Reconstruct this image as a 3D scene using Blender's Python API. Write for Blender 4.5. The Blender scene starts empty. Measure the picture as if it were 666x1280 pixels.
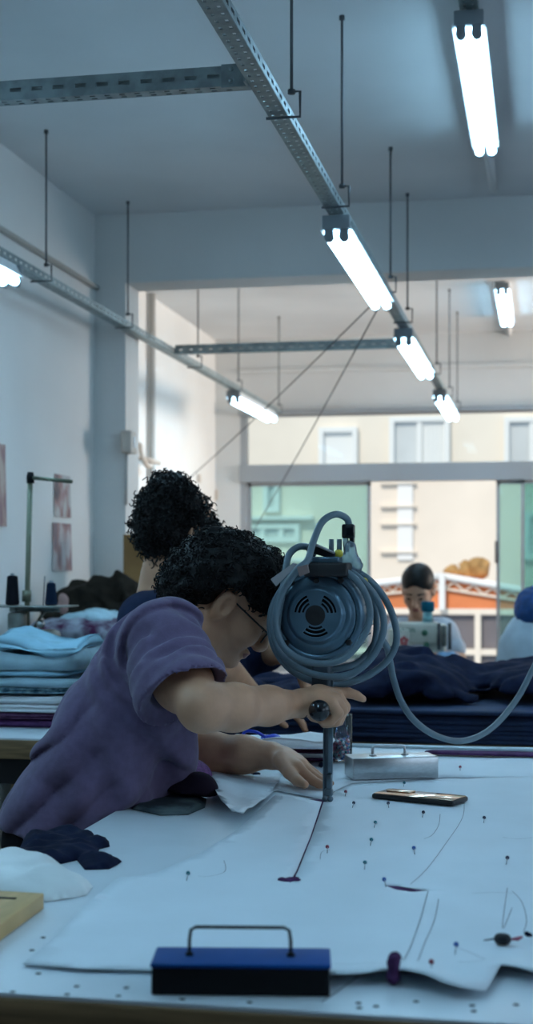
import bpy, bmesh, math, random
import numpy as np
from mathutils import Vector, Matrix, noise
from mathutils.geometry import delaunay_2d_cdt

scene = bpy.context.scene
COL = scene.collection
rnd = random.Random(7)

# ---------------------------------------------------------------- camera model
F = 1778.0                     # focal length in pixels of a 666 x 1280 frame
VX, HZ = 333.0, 705.0          # principal column, horizon row
TH = math.radians(11.04)       # camera is turned to the left of the room axis
CT, ST = math.cos(TH), math.sin(TH)
EYE = 1.35
TZ = 0.90                      # cutting table top

def W(px, py, zc):
    "world point seen at a pixel, at camera depth zc"
    xc = (px - VX) / F * zc
    return Vector((xc * CT - zc * ST, xc * ST + zc * CT, EYE - (py - HZ) / F * zc))

def T(px, py, z=TZ):
    "world point seen at a pixel on a horizontal plane"
    return W(px, py, F * (EYE - z) / (py - HZ))

def PX(px, py, X):
    "on the plane x = X"
    d = (px - VX) / F * CT - ST
    return W(px, py, X / d)

def PY(px, py, Y):
    d = (px - VX) / F * ST + CT
    return W(px, py, Y / d)

# ---------------------------------------------------------------- materials
def mat(name, col, rough=0.6, metal=0.0, var=0.0, vscale=8.0, bump=0.0, bscale=60.0, spec=0.5, col2=None, sheen=0.0,
        emit=None, estr=0.0, stretch=None, trans=0.0):
    m = bpy.data.materials.new(name); m.use_nodes = True
    nt = m.node_tree; b = nt.nodes['Principled BSDF']
    b.inputs['Base Color'].default_value = (*col, 1); b.inputs['Roughness'].default_value = rough
    b.inputs['Metallic'].default_value = metal; b.inputs['Specular IOR Level'].default_value = spec
    if rough >= 0.8 and spec == 0.5: b.inputs['Specular IOR Level'].default_value = 0.12
    if sheen: b.inputs['Sheen Weight'].default_value = sheen
    if trans: b.inputs['Transmission Weight'].default_value = trans
    if emit: b.inputs['Emission Color'].default_value = (*emit, 1); b.inputs['Emission Strength'].default_value = estr
    tc = nt.nodes.new('ShaderNodeTexCoord'); src = tc.outputs['Object']
    if stretch:
        mp = nt.nodes.new('ShaderNodeMapping'); mp.inputs['Scale'].default_value = stretch
        nt.links.new(src, mp.inputs['Vector']); src = mp.outputs['Vector']
    if var or col2:
        n = nt.nodes.new('ShaderNodeTexNoise'); n.inputs['Scale'].default_value = vscale; n.inputs['Detail'].default_value = 4
        nt.links.new(src, n.inputs['Vector'])
        r = nt.nodes.new('ShaderNodeValToRGB')
        c2 = col2 if col2 else tuple(max(0, c * (1 - var)) for c in col)
        c1 = col if col2 else tuple(min(1, c * (1 + var * 0.5)) for c in col)
        r.color_ramp.elements[0].color = (*c2, 1); r.color_ramp.elements[1].color = (*c1, 1)
        r.color_ramp.elements[0].position = 0.38; r.color_ramp.elements[1].position = 0.62
        nt.links.new(n.outputs['Fac'], r.inputs['Fac']); nt.links.new(r.outputs['Color'], b.inputs['Base Color'])
    if bump:
        n2 = nt.nodes.new('ShaderNodeTexNoise'); n2.inputs['Scale'].default_value = bscale; n2.inputs['Detail'].default_value = 5
        nt.links.new(src, n2.inputs['Vector'])
        bp = nt.nodes.new('ShaderNodeBump'); bp.inputs['Strength'].default_value = bump; bp.inputs['Distance'].default_value = 0.01
        nt.links.new(n2.outputs['Fac'], bp.inputs['Height']); nt.links.new(bp.outputs['Normal'], b.inputs['Normal'])
    return m

def glass_mat(name, tint, gloss=0.08, rough=0.02, haze=None, hz=0.0, ior=1.45):
    m = bpy.data.materials.new(name); m.use_nodes = True
    nt = m.node_tree; nt.nodes.clear()
    o = nt.nodes.new('ShaderNodeOutputMaterial')
    t = nt.nodes.new('ShaderNodeBsdfTransparent'); t.inputs['Color'].default_value = (*tint, 1)
    g = nt.nodes.new('ShaderNodeBsdfGlossy'); g.inputs['Roughness'].default_value = rough
    fr = nt.nodes.new('ShaderNodeFresnel'); fr.inputs['IOR'].default_value = ior
    mx = nt.nodes.new('ShaderNodeMixShader')
    src = t.outputs[0]
    if hz:
        d = nt.nodes.new('ShaderNodeBsdfDiffuse'); d.inputs['Color'].default_value = (*haze, 1)
        m2 = nt.nodes.new('ShaderNodeMixShader'); m2.inputs[0].default_value = hz
        nt.links.new(src, m2.inputs[1]); nt.links.new(d.outputs[0], m2.inputs[2]); src = m2.outputs[0]
    nt.links.new(fr.outputs[0], mx.inputs[0]); nt.links.new(src, mx.inputs[1]); nt.links.new(g.outputs[0], mx.inputs[2])
    nt.links.new(mx.outputs[0], o.inputs['Surface'])
    return m

# ---------------------------------------------------------------- mesh builder
class MB:
    def __init__(s): s.bm = bmesh.new(); s.mi = 0
    def _fin(s, faces, smooth):
        for f in faces: f.smooth = smooth; f.material_index = s.mi
    def box(s, c, size, rot=None, bev=0.0, seg=2, smooth=False):
        before = set(s.bm.faces)
        M = Matrix.Translation(Vector(c)) @ (rot.to_4x4() if rot is not None else Matrix.Identity(4)) @ Matrix.Diagonal((*size, 1))
        r = bmesh.ops.create_cube(s.bm, size=1.0, matrix=M)
        if bev:
            es = list({e for v in r['verts'] for e in v.link_edges})
            bmesh.ops.bevel(s.bm, geom=es, offset=bev, segments=seg, affect='EDGES', profile=0.5)
        s._fin([f for f in s.bm.faces if f not in before], smooth or bev > 0)
        return s
    def tube(s, pts, r, n=8, closed=False, caps=True):
        pts = [Vector(p) for p in pts]; N = len(pts)
        rs = r if hasattr(r, '__len__') else [r] * N
        rings = []; up = None; first = None
        for i in range(N):
            a = pts[(i - 1) % N] if (closed or i > 0) else pts[i]
            b = pts[(i + 1) % N] if (closed or i < N - 1) else pts[i]
            t = (b - a).normalized()
            if up is None:
                up = Vector((0, 0, 1)) if abs(t.z) < 0.9 else Vector((1, 0, 0))
            up = (up - t * up.dot(t))
            if up.length < 1e-6: up = t.orthogonal()
            up.normalize(); sd = t.cross(up)
            rings.append([s.bm.verts.new(pts[i] + (up * math.cos(q) + sd * math.sin(q)) * rs[i])
                          for q in [2 * math.pi * k / n for k in range(n)]])
        fs = []
        for i in range(N if closed else N - 1):
            A, B = rings[i], rings[(i + 1) % N]
            for k in range(n):
                try: fs.append(s.bm.faces.new((A[k], A[(k + 1) % n], B[(k + 1) % n], B[k])))
                except ValueError: pass
        if caps and not closed:
            fs.append(s.bm.faces.new(list(reversed(rings[0])))); fs.append(s.bm.faces.new(rings[-1]))
        s._fin(fs, True)
        return s
    def lathe(s, prof, M=None, n=32, smooth=True):
        "prof: list of (radius, height) turned about local z; M places it"
        M = M or Matrix.Identity(4); rings = []
        for r, h in prof:
            if r < 1e-5: rings.append([s.bm.verts.new(M @ Vector((0, 0, h)))])
            else: rings.append([s.bm.verts.new(M @ Vector((r * math.cos(2 * math.pi * k / n), r * math.sin(2 * math.pi * k / n), h))) for k in range(n)])
        fs = []
        for A, B in zip(rings, rings[1:]):
            for k in range(n):
                a = [A[k % len(A)], A[(k + 1) % len(A)], B[(k + 1) % len(B)], B[k % len(B)]]
                u = []
                for v in a:
                    if v not in u: u.append(v)
                if len(u) > 2: fs.append(s.bm.faces.new(u))
        if len(rings[0]) > 2: fs.append(s.bm.faces.new(list(reversed(rings[0]))))
        if len(rings[-1]) > 2: fs.append(s.bm.faces.new(rings[-1]))
        s._fin(fs, smooth)
        return s
    def ball(s, c, r, rot=None, u=20, v=12):
        r3 = r if hasattr(r, '__len__') else (r, r, r)
        M = Matrix.Translation(Vector(c)) @ (rot.to_4x4() if rot is not None else Matrix.Identity(4)) @ Matrix.Diagonal((*r3, 1))
        before = set(s.bm.faces)
        bmesh.ops.create_uvsphere(s.bm, u_segments=u, v_segments=v, radius=1.0, matrix=M)
        s._fin([f for f in s.bm.faces if f not in before], True)
        return s
    def prism(s, out, vec, bev=0.0):
        "polygon (list of points) swept along vec"
        out = [Vector(p) for p in out]; vec = Vector(vec); before = set(s.bm.faces)
        A = [s.bm.verts.new(p) for p in out]; B = [s.bm.verts.new(p + vec) for p in out]
        s.bm.faces.new(list(reversed(A))); s.bm.faces.new(B); n = len(A)
        for i in range(n): s.bm.faces.new((A[i], A[(i + 1) % n], B[(i + 1) % n], B[i]))
        new = [f for f in s.bm.faces if f not in before]
        if bev:
            es = list({e for f in new for e in f.edges})
            bmesh.ops.bevel(s.bm, geom=es, offset=bev, segments=2, affect='EDGES', profile=0.5)
            new = [f for f in s.bm.faces if f not in before]
        s._fin(new, bev > 0)
        return s
    def quads(s, V, Q, smooth=True):
        vs = [s.bm.verts.new(v) for v in V]; fs = []
        for q in Q:
            try: fs.append(s.bm.faces.new([vs[i] for i in q]))
            except ValueError: pass
        s._fin(fs, smooth)
        return s
    def plate(s, o, u, v, lu, cols, lv_pitch):
        pass

def rotz(a): return Matrix.Rotation(a, 3, 'Z')
def frame(x, z=None):
    "3x3 rotation whose columns are x, y, z"
    x = Vector(x).normalized(); z = Vector(z if z else (0, 0, 1))
    y = z.cross(x).normalized(); z = x.cross(y)
    return Matrix((x, y, z)).transposed()

# ---------------------------------------------------------------- objects
def put(name, mb, mats, parent=None, origin=None, nofix=False):
    """link a builder (or (V,F) / mesh) as ONE mesh object; coordinates are world when origin is None"""
    if isinstance(mb, MB):
        if not nofix: bmesh.ops.recalc_face_normals(mb.bm, faces=mb.bm.faces)
        me = bpy.data.meshes.new(name); mb.bm.to_mesh(me); mb.bm.free()
    else: me = mb
    o = bpy.data.objects.new(name, me); COL.objects.link(o)
    for m in (mats if isinstance(mats, (list, tuple)) else [mats]): me.materials.append(m)
    if parent is not None:
        wl = Vector((0, 0, 0)); p = parent
        while p is not None: wl = wl + p.location; p = p.parent
        if origin is None: me.transform(Matrix.Translation(-wl))
        o.parent = parent
    elif origin is None:
        co = np.array([v.co for v in me.vertices]) if len(me.vertices) < 200 else np.empty((0, 3))
        if not len(co):
            a = np.empty(len(me.vertices) * 3, dtype=np.float32); me.vertices.foreach_get('co', a); co = a.reshape(-1, 3)
        c = (co.min(0) + co.max(0)) / 2; base = Vector((float(c[0]), float(c[1]), float(co[:, 2].min())))
        me.transform(Matrix.Translation(-base)); o.location = base
    else: o.location = origin
    return o

def tag(o, label, cat, group=None, kind=None):
    if label: o['label'] = label
    if cat: o['category'] = cat
    if group: o['group'] = group
    if kind: o['kind'] = kind
    return o

def thing(name, loc, label, cat, group=None, rot=0.0):
    o = bpy.data.objects.new(name, None); COL.objects.link(o)
    o.location = loc; o.rotation_euler = (0, 0, rot); o.empty_display_size = 0.05
    return tag(o, label, cat, group)

def struct(o): o['kind'] = 'structure'; return o

def dup(root, loc, label=None, rot=None, group=None):
    def cp(o, parent):
        c = o.copy(); COL.objects.link(c); c.parent = parent
        for ch in list(o.children): cp(ch, c)
        return c
    r = cp(root, None); r.location = loc
    if rot is not None: r.rotation_euler = (0, 0, rot)
    if label: r['label'] = label
    if group: r['group'] = group
    return r

def spline(pts, n=8, closed=False):
    "Catmull-Rom through points"
    P = [Vector(p) for p in pts]; N = len(P); out = []
    for i in range(N if closed else N - 1):
        if closed: a, b, c, d = P[(i - 1) % N], P[i], P[(i + 1) % N], P[(i + 2) % N]
        else: a, b, c, d = P[max(i - 1, 0)], P[i], P[i + 1], P[min(i + 2, N - 1)]
        for k in range(n):
            t = k / n
            out.append(0.5 * ((2 * b) + (c - a) * t + (2 * a - 5 * b + 4 * c - d) * t * t + (3 * b - a - 3 * c + d) * t ** 3))
    if not closed: out.append(P[-1])
    return out

# ---------------------------------------------------------------- implicit surfaces (for bodies and cloth)
def smin(a, b, k):
    if k <= 0: return np.minimum(a, b)
    h = np.clip(0.5 + 0.5 * (b - a) / k, 0, 1)
    return b * (1 - h) + a * h - k * h * (1 - h)

def d_rc(P, a, b, ra, rb):
    a = np.array(a); b = np.array(b); ab = b - a; L = max(float(ab @ ab), 1e-12)
    t = np.clip(((P - a) @ ab) / L, 0, 1)
    q = P - a - t[:, None] * ab
    return np.sqrt((q * q).sum(1)) - (ra + (rb - ra) * t)

def d_el(P, c, r, R=None):
    q = P - np.array(c)
    if R is not None: q = q @ np.array(R)
    r = np.array(r, dtype=float)
    k0 = np.sqrt(((q / r) ** 2).sum(1)); k1 = np.sqrt(((q / (r * r)) ** 2).sum(1)) + 1e-9
    return k0 * (k0 - 1) / k1

def d_box(P, c, r, R=None, rad=0.0):
    q = P - np.array(c)
    if R is not None: q = q @ np.array(R)
    q = np.abs(q) - (np.array(r) - rad)
    return np.sqrt((np.maximum(q, 0) ** 2).sum(1)) + np.minimum(q.max(1), 0) - rad

class SDF:
    def __init__(s): s.ops = []; s.lo = np.full(3, 1e9); s.hi = np.full(3, -1e9); s.disp = None
    def _b(s, c, r):
        c = np.array(c, dtype=float); s.lo = np.minimum(s.lo, c - r); s.hi = np.maximum(s.hi, c + r)
    def rc(s, a, b, ra, rb, k=0.02):
        s._b(a, ra); s._b(b, rb); s.ops.append(('u', lambda P: d_rc(P, a, b, ra, rb), k)); return s
    def chain(s, pts, rs, k=0.02):
        for i in range(len(pts) - 1): s.rc(pts[i], pts[i + 1], rs[i], rs[i + 1], k)
        return s
    def el(s, c, r, R=None, k=0.02):
        s._b(c, max(r)); s.ops.append(('u', lambda P: d_el(P, c, r, R), k)); return s
    def bx(s, c, r, R=None, rad=0.01, k=0.02):
        s._b(c, float(np.linalg.norm(r))); s.ops.append(('u', lambda P: d_box(P, c, r, R, rad), k)); return s
    def sub(s, fn, k=0.005): s.ops.append(('s', fn, k)); return s
    def cut(s, p, n, k=0.004):
        "remove the half space on the side n points to"
        p = np.array(p); n = np.array(Vector(n).normalized()); s.ops.append(('c', lambda P: (P - p) @ n, k)); return s
    def ev(s, P):
        d = None
        for op, fn, k in s.ops:
            v = fn(P)
            if op == 'u': d = v if d is None else smin(d, v, k)
            elif op == 's': d = -smin(-d, v, k)
            else: d = -smin(-d, -v, k)
        if s.disp is not None: d = d + s.disp(P)
        return d
    def mesh(s, h, name='m', smooth=1):
        B = 8; lo = s.lo - 4 * h; hi = s.hi + 4 * h
        nb = np.ceil((hi - lo) / (h * B)).astype(int) + 1
        bi = np.stack(np.meshgrid(*[np.arange(n) for n in nb], indexing='ij'), -1).reshape(-1, 3)
        keep = []
        for ch in np.array_split(bi, max(1, len(bi) // 200000)):
            c = lo + (ch + 0.5) * B * h
            keep.append(ch[np.abs(s.ev(c)) < B * h * 0.87 * 1.35 + 2.5 * h + 0.004])
        bi = np.concatenate(keep)
        n1 = B + 1
        g = np.stack(np.meshgrid(*[np.arange(n1)] * 3, indexing='ij'), -1).reshape(-1, 3)
        dims = nb * B + 3
        def key(I): return (I[..., 0].astype(np.int64) * dims[1] + I[..., 1]) * dims[2] + I[..., 2]
        ck, cv, edges = [], [], []
        corner = np.array([[i, j, k] for i in (0, 1) for j in (0, 1) for k in (0, 1)])
        EDG = [(a, b) for a in range(8) for b in range(a + 1, 8) if np.abs(corner[a] - corner[b]).sum() == 1]
        for ch in np.array_split(bi, max(1, len(bi) * 729 // 400000)):
            if not len(ch): continue
            idx = ch[:, None, :] * B + g[None]
            D = s.ev((lo + idx.reshape(-1, 3) * h)).reshape(len(ch), n1, n1, n1)
            S = D < 0
            cs = [D[:, i:i + B, j:j + B, k:k + B] for i, j, k in corner]
            neg = sum((c < 0).astype(np.int8) for c in cs)
            w = np.argwhere((neg > 0) & (neg < 8))
            if not len(w): continue
            vals = np.stack([c[w[:, 0], w[:, 1], w[:, 2], w[:, 3]] for c in cs], 1)
            acc = np.zeros((len(w), 3)); cnt = np.zeros(len(w))
            for a, b in EDG:
                va, vb = vals[:, a], vals[:, b]; m = (va < 0) != (vb < 0)
                t = np.where(m, va / np.where(m, va - vb, 1), 0)
                acc += m[:, None] * (corner[a] + t[:, None] * (corner[b] - corner[a])); cnt += m
            cell = ch[w[:, 0]] * B + w[:, 1:]
            ck.append(key(cell + 1)); cv.append(lo + (cell + acc / cnt[:, None]) * h)
            for ax in range(3):
                sl0 = [slice(None)] + [slice(0, B)] * 3; sl1 = list(sl0); sl1[ax + 1] = slice(1, B + 1)
                m = S[tuple(sl0)] != S[tuple(sl1)]
                e = np.argwhere(m)
                if len(e):
                    I = ch[e[:, 0]] * B + e[:, 1:]
                    inside = S[e[:, 0], e[:, 1], e[:, 2], e[:, 3]]
                    edges.append((ax, I, inside))
        ck = np.concatenate(ck); cv = np.concatenate(cv)
        o = np.argsort(ck); ck = ck[o]; cv = cv[o]
        faces = []
        for ax, I, ins in edges:
            b, c = [(1, 2), (2, 0), (0, 1)][ax]
            q = []
            for db, dc in ((-1, -1), (0, -1), (0, 0), (-1, 0)):
                J = I.copy(); J[:, b] += db; J[:, c] += dc
                k = key(J + 1); p = np.clip(np.searchsorted(ck, k), 0, len(ck) - 1)
                q.append(np.where(ck[p] == k, p, -1))
            q = np.stack(q, 1); ok = (q >= 0).all(1)
            q = np.where(ins[:, None], q, q[:, ::-1])[ok]
            faces.append(q)
        Fq = np.concatenate(faces)
        for _ in range(smooth):                       # one light relaxation
            sm = np.zeros_like(cv); n = np.zeros(len(cv))
            for a in range(4):
                np.add.at(sm, Fq[:, a], cv[Fq[:, (a + 1) % 4]]); np.add.at(n, Fq[:, a], 1)
            cv = cv * 0.5 + 0.5 * sm / np.maximum(n, 1)[:, None]
        me = bpy.data.meshes.new(name)
        me.vertices.add(len(cv)); me.vertices.foreach_set('co', cv.astype(np.float32).ravel())
        me.loops.add(len(Fq) * 4); me.loops.foreach_set('vertex_index', Fq.astype(np.int32).ravel())
        me.polygons.add(len(Fq))
        me.polygons.foreach_set('loop_start', np.arange(0, len(Fq) * 4, 4, dtype=np.int32))
        me.polygons.foreach_set('loop_total', np.full(len(Fq), 4, dtype=np.int32))
        me.update(calc_edges=True); me.validate()
        me.polygons.foreach_set('use_smooth', np.ones(len(me.polygons), dtype=bool))
        return me

def centroids(me):
    a = np.empty(len(me.polygons) * 3, dtype=np.float32); me.polygons.foreach_get('center', a)
    return a.reshape(-1, 3).astype(float)

def paint(me, fn):
    "material slot by where a face lies on the body"
    me.polygons.foreach_set('material_index', fn(centroids(me)).astype(np.int32)); me.update()

def wave(P, d, f, ph=0.0):
    return np.sin(P @ (np.array(Vector(d).normalized()) * f) + ph)

def nz(P, s, seed=0.0):
    "cheap smooth pseudo noise from a few warped sines"
    x, y, z = P[:, 0] * s + seed, P[:, 1] * s + seed * 1.7, P[:, 2] * s + seed * 0.6
    a = np.sin(x + 1.3 * np.sin(y * 1.1 + 0.5) + 0.7 * np.sin(z * 1.9))
    b = np.sin(y * 1.27 + 1.1 * np.sin(z * 0.9 + 1.7) + 0.8 * np.sin(x * 1.6))
    c = np.sin(z * 1.13 + 1.2 * np.sin(x * 1.05 + 2.9) + 0.6 * np.sin(y * 2.1))
    return (a + b + c) / 3

def ridg(P, s, seed=0.0): return 1 - 2 * np.abs(nz(P, s, seed)) ** 0.8

# ---------------------------------------------------------------- cloth / paper on a plane
def sheet_mesh(outline, step, zfun, holes=(), jitter=0.25):
    "outline: world (x, y) points; a triangulated sheet with height zfun(x, y, dist to edge)"
    pts = [Vector((p[0], p[1])) for p in outline]
    dense = []
    for i in range(len(pts)):
        a, b = pts[i], pts[(i + 1) % len(pts)]; n = max(1, int((b - a).length / step))
        for k in range(n): dense.append(a.lerp(b, k / n))
    xs = [p.x for p in dense]; ys = [p.y for p in dense]
    def inside(q, poly):
        c = False; j = len(poly) - 1
        for i in range(len(poly)):
            if (poly[i][1] > q[1]) != (poly[j][1] > q[1]) and q[0] < (poly[j][0] - poly[i][0]) * (q[1] - poly[i][1]) / (poly[j][1] - poly[i][1]) + poly[i][0]: c = not c
            j = i
        return c
    A = np.array([[p.x, p.y] for p in dense]); Bn = np.roll(A, -1, 0)
    def dist(q):
        q = np.array(q); d = Bn - A; t = np.clip(((q - A) * d).sum(1) / np.maximum((d * d).sum(1), 1e-12), 0, 1)
        return float(np.sqrt((((A + t[:, None] * d) - q) ** 2).sum(1).min()))
    verts = list(dense); edges = [(i, (i + 1) % len(dense)) for i in range(len(dense))]
    for hl in holes:
        s0 = len(verts); hp = [Vector((p[0], p[1])) for p in hl]
        verts += hp; edges += [(s0 + i, s0 + (i + 1) % len(hp)) for i in range(len(hp))]
    r = random.Random(3); x = min(xs)
    while x < max(xs):
        y = min(ys)
        while y < max(ys):
            q = (x + r.uniform(-1, 1) * jitter * step, y + r.uniform(-1, 1) * jitter * step)
            if inside(q, dense) and dist(q) > step * 0.4 and not any(inside(q, h) for h in holes): verts.append(Vector(q))
            y += step
        x += step
    v2, _, f2, _, _, _ = delaunay_2d_cdt(verts, edges, [], 0, 1e-6)
    V = [(v.x, v.y, zfun(v.x, v.y, dist((v.x, v.y)))) for v in v2]; Fc = []
    for f in f2:
        c = sum((v2[i] for i in f), Vector((0, 0))) / len(f)
        if inside(c, dense) and not any(inside(c, h) for h in holes): Fc.append(tuple(f))
    return V, Fc

def nz1(x, y, s, seed=0): return noise.noise(Vector((x * s, y * s, seed)))

def thicken(V, Fc, th):
    "closed slab from an open sheet (top = V)"
    n = len(V); B = [(x, y, z - th) for x, y, z in V]
    cnt = {}
    for f in Fc:
        for i in range(len(f)):
            e = (f[i], f[(i + 1) % len(f)]); cnt[e] = 1
    Q = [tuple(f) for f in Fc] + [tuple(i + n for i in reversed(f)) for f in Fc]
    for (a, b) in cnt:
        if (b, a) not in cnt: Q.append((b, a, a + n, b + n))
    return list(V) + B, Q

def folded(c, sx, sy, h, layers=3, rot=0.0, wav=0.01, seed=0, bulge=0.012, nt=64):
    "a folded garment or cut stack: rounded slab whose side shows the folded layers"
    mb = MB(); bm = mb.bm; rings = []; np_ = layers * 6
    def outline(k):
        a = 2 * math.pi * k / nt; ca, sa = math.cos(a), math.sin(a); e = 0.28
        return (math.copysign(abs(ca) ** e, ca) * sx / 2, math.copysign(abs(sa) ** e, sa) * sy / 2)
    R = rotz(rot); c = Vector(c)
    def zoff(x, y, t): return wav * t * (noise.noise(Vector((x * 7 + seed, y * 7, seed * 1.3))) * 1.5 + 0.6 * noise.noise(Vector((x * 17, y * 17 + seed, 2.2))))
    prof = [(0.55, 0), (0.93, 0)]
    for i in range(np_ + 1):
        t = i / np_; ph = (t * layers) % 1.0 if i < np_ else 1.0
        prof.append((1.0 - 0.0 + (math.sin(math.pi * ph) - 1) * bulge / max(sx, sy) * 2, t))
    prof += [(0.94, 1.03), (0.8, 1.05), (0.55, 1.06), (0.3, 1.06)]
    for s, t in prof:
        ring = []
        for k in range(nt):
            x, y = outline(k); lay = int(t * layers * 0.999)
            j = 0.010 * noise.noise(Vector((x * 9, y * 9, lay * 3.1 + seed))) if 0.02 < t < 1.01 else 0
            x2, y2 = x * s * (1 + j * 3), y * s * (1 + j * 3)
            ring.append(bm.verts.new(c + R @ Vector((x2, y2, h * t + zoff(x2, y2, min(t, 1))))))
        rings.append(ring)
    fs = []
    for A, B in zip(rings, rings[1:]):
        for k in range(nt): fs.append(bm.faces.new((A[k], A[(k + 1) % nt], B[(k + 1) % nt], B[k])))
    fs.append(bm.faces.new(list(reversed(rings[0]))))
    ctr = bm.verts.new(c + R @ Vector((0, 0, h * 1.06 + zoff(0, 0, 1))))
    for k in range(nt): fs.append(bm.faces.new((rings[-1][k], rings[-1][(k + 1) % nt], ctr)))
    mb._fin(fs, True)
    return mb
# ---------------------------------------------------------------- materials in use
M = {}
M['wall'] = mat('painted plaster wall', (0.67, 0.67, 0.655), 0.75, var=0.06, vscale=1.3, bump=0.12, bscale=40)
M['dark_wall'] = mat('dark panelled wall', (0.06, 0.06, 0.065), 0.7, var=0.2, vscale=2)  # dark tone chosen so the unseen front wall bounces less light
M['ceil'] = mat('painted ceiling', (0.75, 0.76, 0.765), 0.8, var=0.08, vscale=0.9, bump=0.06, bscale=30)
M['floor'] = mat('worn cement floor', (0.10, 0.10, 0.10), 0.55, var=0.3, vscale=3, bump=0.1)
M['alu'] = mat('grey aluminium frame', (0.36, 0.38, 0.40), 0.45, 0.5)
M['steel'] = mat('galvanised slotted steel', (0.30, 0.36, 0.37), 0.45, 0.7, var=0.2, vscale=25)
M['rod'] = mat('threaded steel rod', (0.10, 0.11, 0.12), 0.5, 0.7, bump=0.3, bscale=300)
M['white_paint'] = mat('white enamel', (0.75, 0.77, 0.78), 0.35)
M['cap'] = mat('grey plastic end cap', (0.22, 0.25, 0.27), 0.5)
M['tube'] = mat('lit fluorescent tube', (0.9, 0.95, 1.0), 0.4, emit=(0.40, 0.74, 1.0), estr=18.5)
M['cord'] = mat('thin dark cord', (0.05, 0.05, 0.055), 0.7)
M['pipe'] = mat('grey painted conduit', (0.42, 0.42, 0.40), 0.55)
M['glass'] = glass_mat('clear window glass', (0.93, 0.95, 0.95), ior=1.13)
M['glass_green'] = glass_mat('green tinted glass', (0.66, 0.84, 0.82), haze=(0.6, 0.8, 0.75), hz=0.10, ior=1.2)
M['cream'] = mat('cream rendered facade', (0.84, 0.75, 0.64), 0.85, var=0.08, vscale=0.6, bump=0.1, bscale=8)
M['out_white'] = mat('white painted masonry', (0.82, 0.82, 0.80), 0.8)
M['out_glass'] = mat('facade window pane', (0.62, 0.64, 0.64), 0.3, var=0.1, vscale=1.0)
M['terracotta'] = mat('terracotta painted wall', (0.72, 0.24, 0.10), 0.8, var=0.12, vscale=2)
M['out_grey'] = mat('grey translucent panel', (0.17, 0.155, 0.17), 0.6, var=0.1, vscale=2)
M['asphalt'] = mat('street paving', (0.30, 0.29, 0.28), 0.9, var=0.2, vscale=2)

# ---------------------------------------------------------------- room shell
XL, XR = -1.99, 2.9
Y0, YP, YP2, YW = -3.2, 6.15, 6.36, 10.40
ZC, ZC2 = 2.92, 3.03
XL2, XJ, ZB = -2.42, -1.845, 2.613

def shell(name, boxes, m):
    mb = MB()
    for lo, hi in boxes:
        c = [(a + b) / 2 for a, b in zip(lo, hi)]; mb.box(c, [b - a for a, b in zip(lo, hi)])
    return struct(put(name, mb, m))

shell('floor', [((-2.7, Y0 - 0.2, -0.15), (XR + 0.2, YW + 0.25, 0))], M['floor'])
shell('ceiling', [((XL - 0.2, Y0 - 0.2, ZC), (XR + 0.2, YP2, ZC + 0.2))], M['ceil'])
shell('ceiling', [((XL2 - 0.2, YP2, ZC2), (XR + 0.2, YW + 0.25, ZC2 + 0.2))], M['ceil'])
shell('wall_left', [((XL - 0.15, Y0, 0), (XL, YP, ZC))], M['wall'])
shell('wall_partition', [((XL2 - 0.2, YP, 0), (XJ, YP2, ZC)), ((XJ, YP, ZB), (XR + 0.1, YP2, ZC))], M['wall'])
shell('wall_left_rear', [((XL2 - 0.15, YP2, 0), (XL2, YW, ZC2))], M['wall'])
# unseen front wall behind the photographer, closed, darkened to cut bounce light
shell('wall_front', [((XL - 0.15, Y0 - 0.15, 0), (XR + 0.2, Y0, ZC))], M['dark_wall'])
# unseen right wall; its window openings are added to let light in
SILL, HEAD = 1.15, 2.60
shell('wall_right', [((XR, Y0, 0), (XR + 0.15, YW, SILL)), ((XR, Y0, HEAD), (XR + 0.15, YW, ZC2 + 0.1)),
                     ((XR, Y0, SILL), (XR + 0.15, -1.2, HEAD)), ((XR, 1.6, SILL), (XR + 0.15, 2.0, HEAD)),
                     ((XR, 5.2, SILL), (XR + 0.15, 8.0, HEAD)), ((XR, 10.2, SILL), (XR + 0.15, YW, HEAD))], M['wall'])
# rear wall: pier, sill and lintel round the street window
xwl = PY(300, 600, YW).x
ZL = PY(430, 513, YW).z; ZBAR1 = PY(430, 580, YW).z; ZBAR0 = PY(430, 602, YW).z; ZS = 0.55
XWR = 2.2
shell('wall_back', [((XL2 - 0.15, YW, 0), (xwl, YW + 0.2, ZC2)), ((xwl, YW, ZL), (XR + 0.15, YW + 0.2, ZC2)),
                    ((xwl, YW, 0), (XR + 0.15, YW + 0.2, ZS)), ((XWR, YW, ZS), (XR + 0.15, YW + 0.2, ZL))], M['wall'])
# shallow ledge line on the lintel
struct(put('trim_1', MB().box(((xwl + XR) / 2, YW - 0.012, PY(430, 462, YW).z), (XR - xwl, 0.02, 0.03)), M['wall']))
struct(put('trim_2', MB().box(((xwl + XWR) / 2, YW - 0.03, ZL - 0.012), (XWR - xwl, 0.10, 0.03)), M['alu']))

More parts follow.
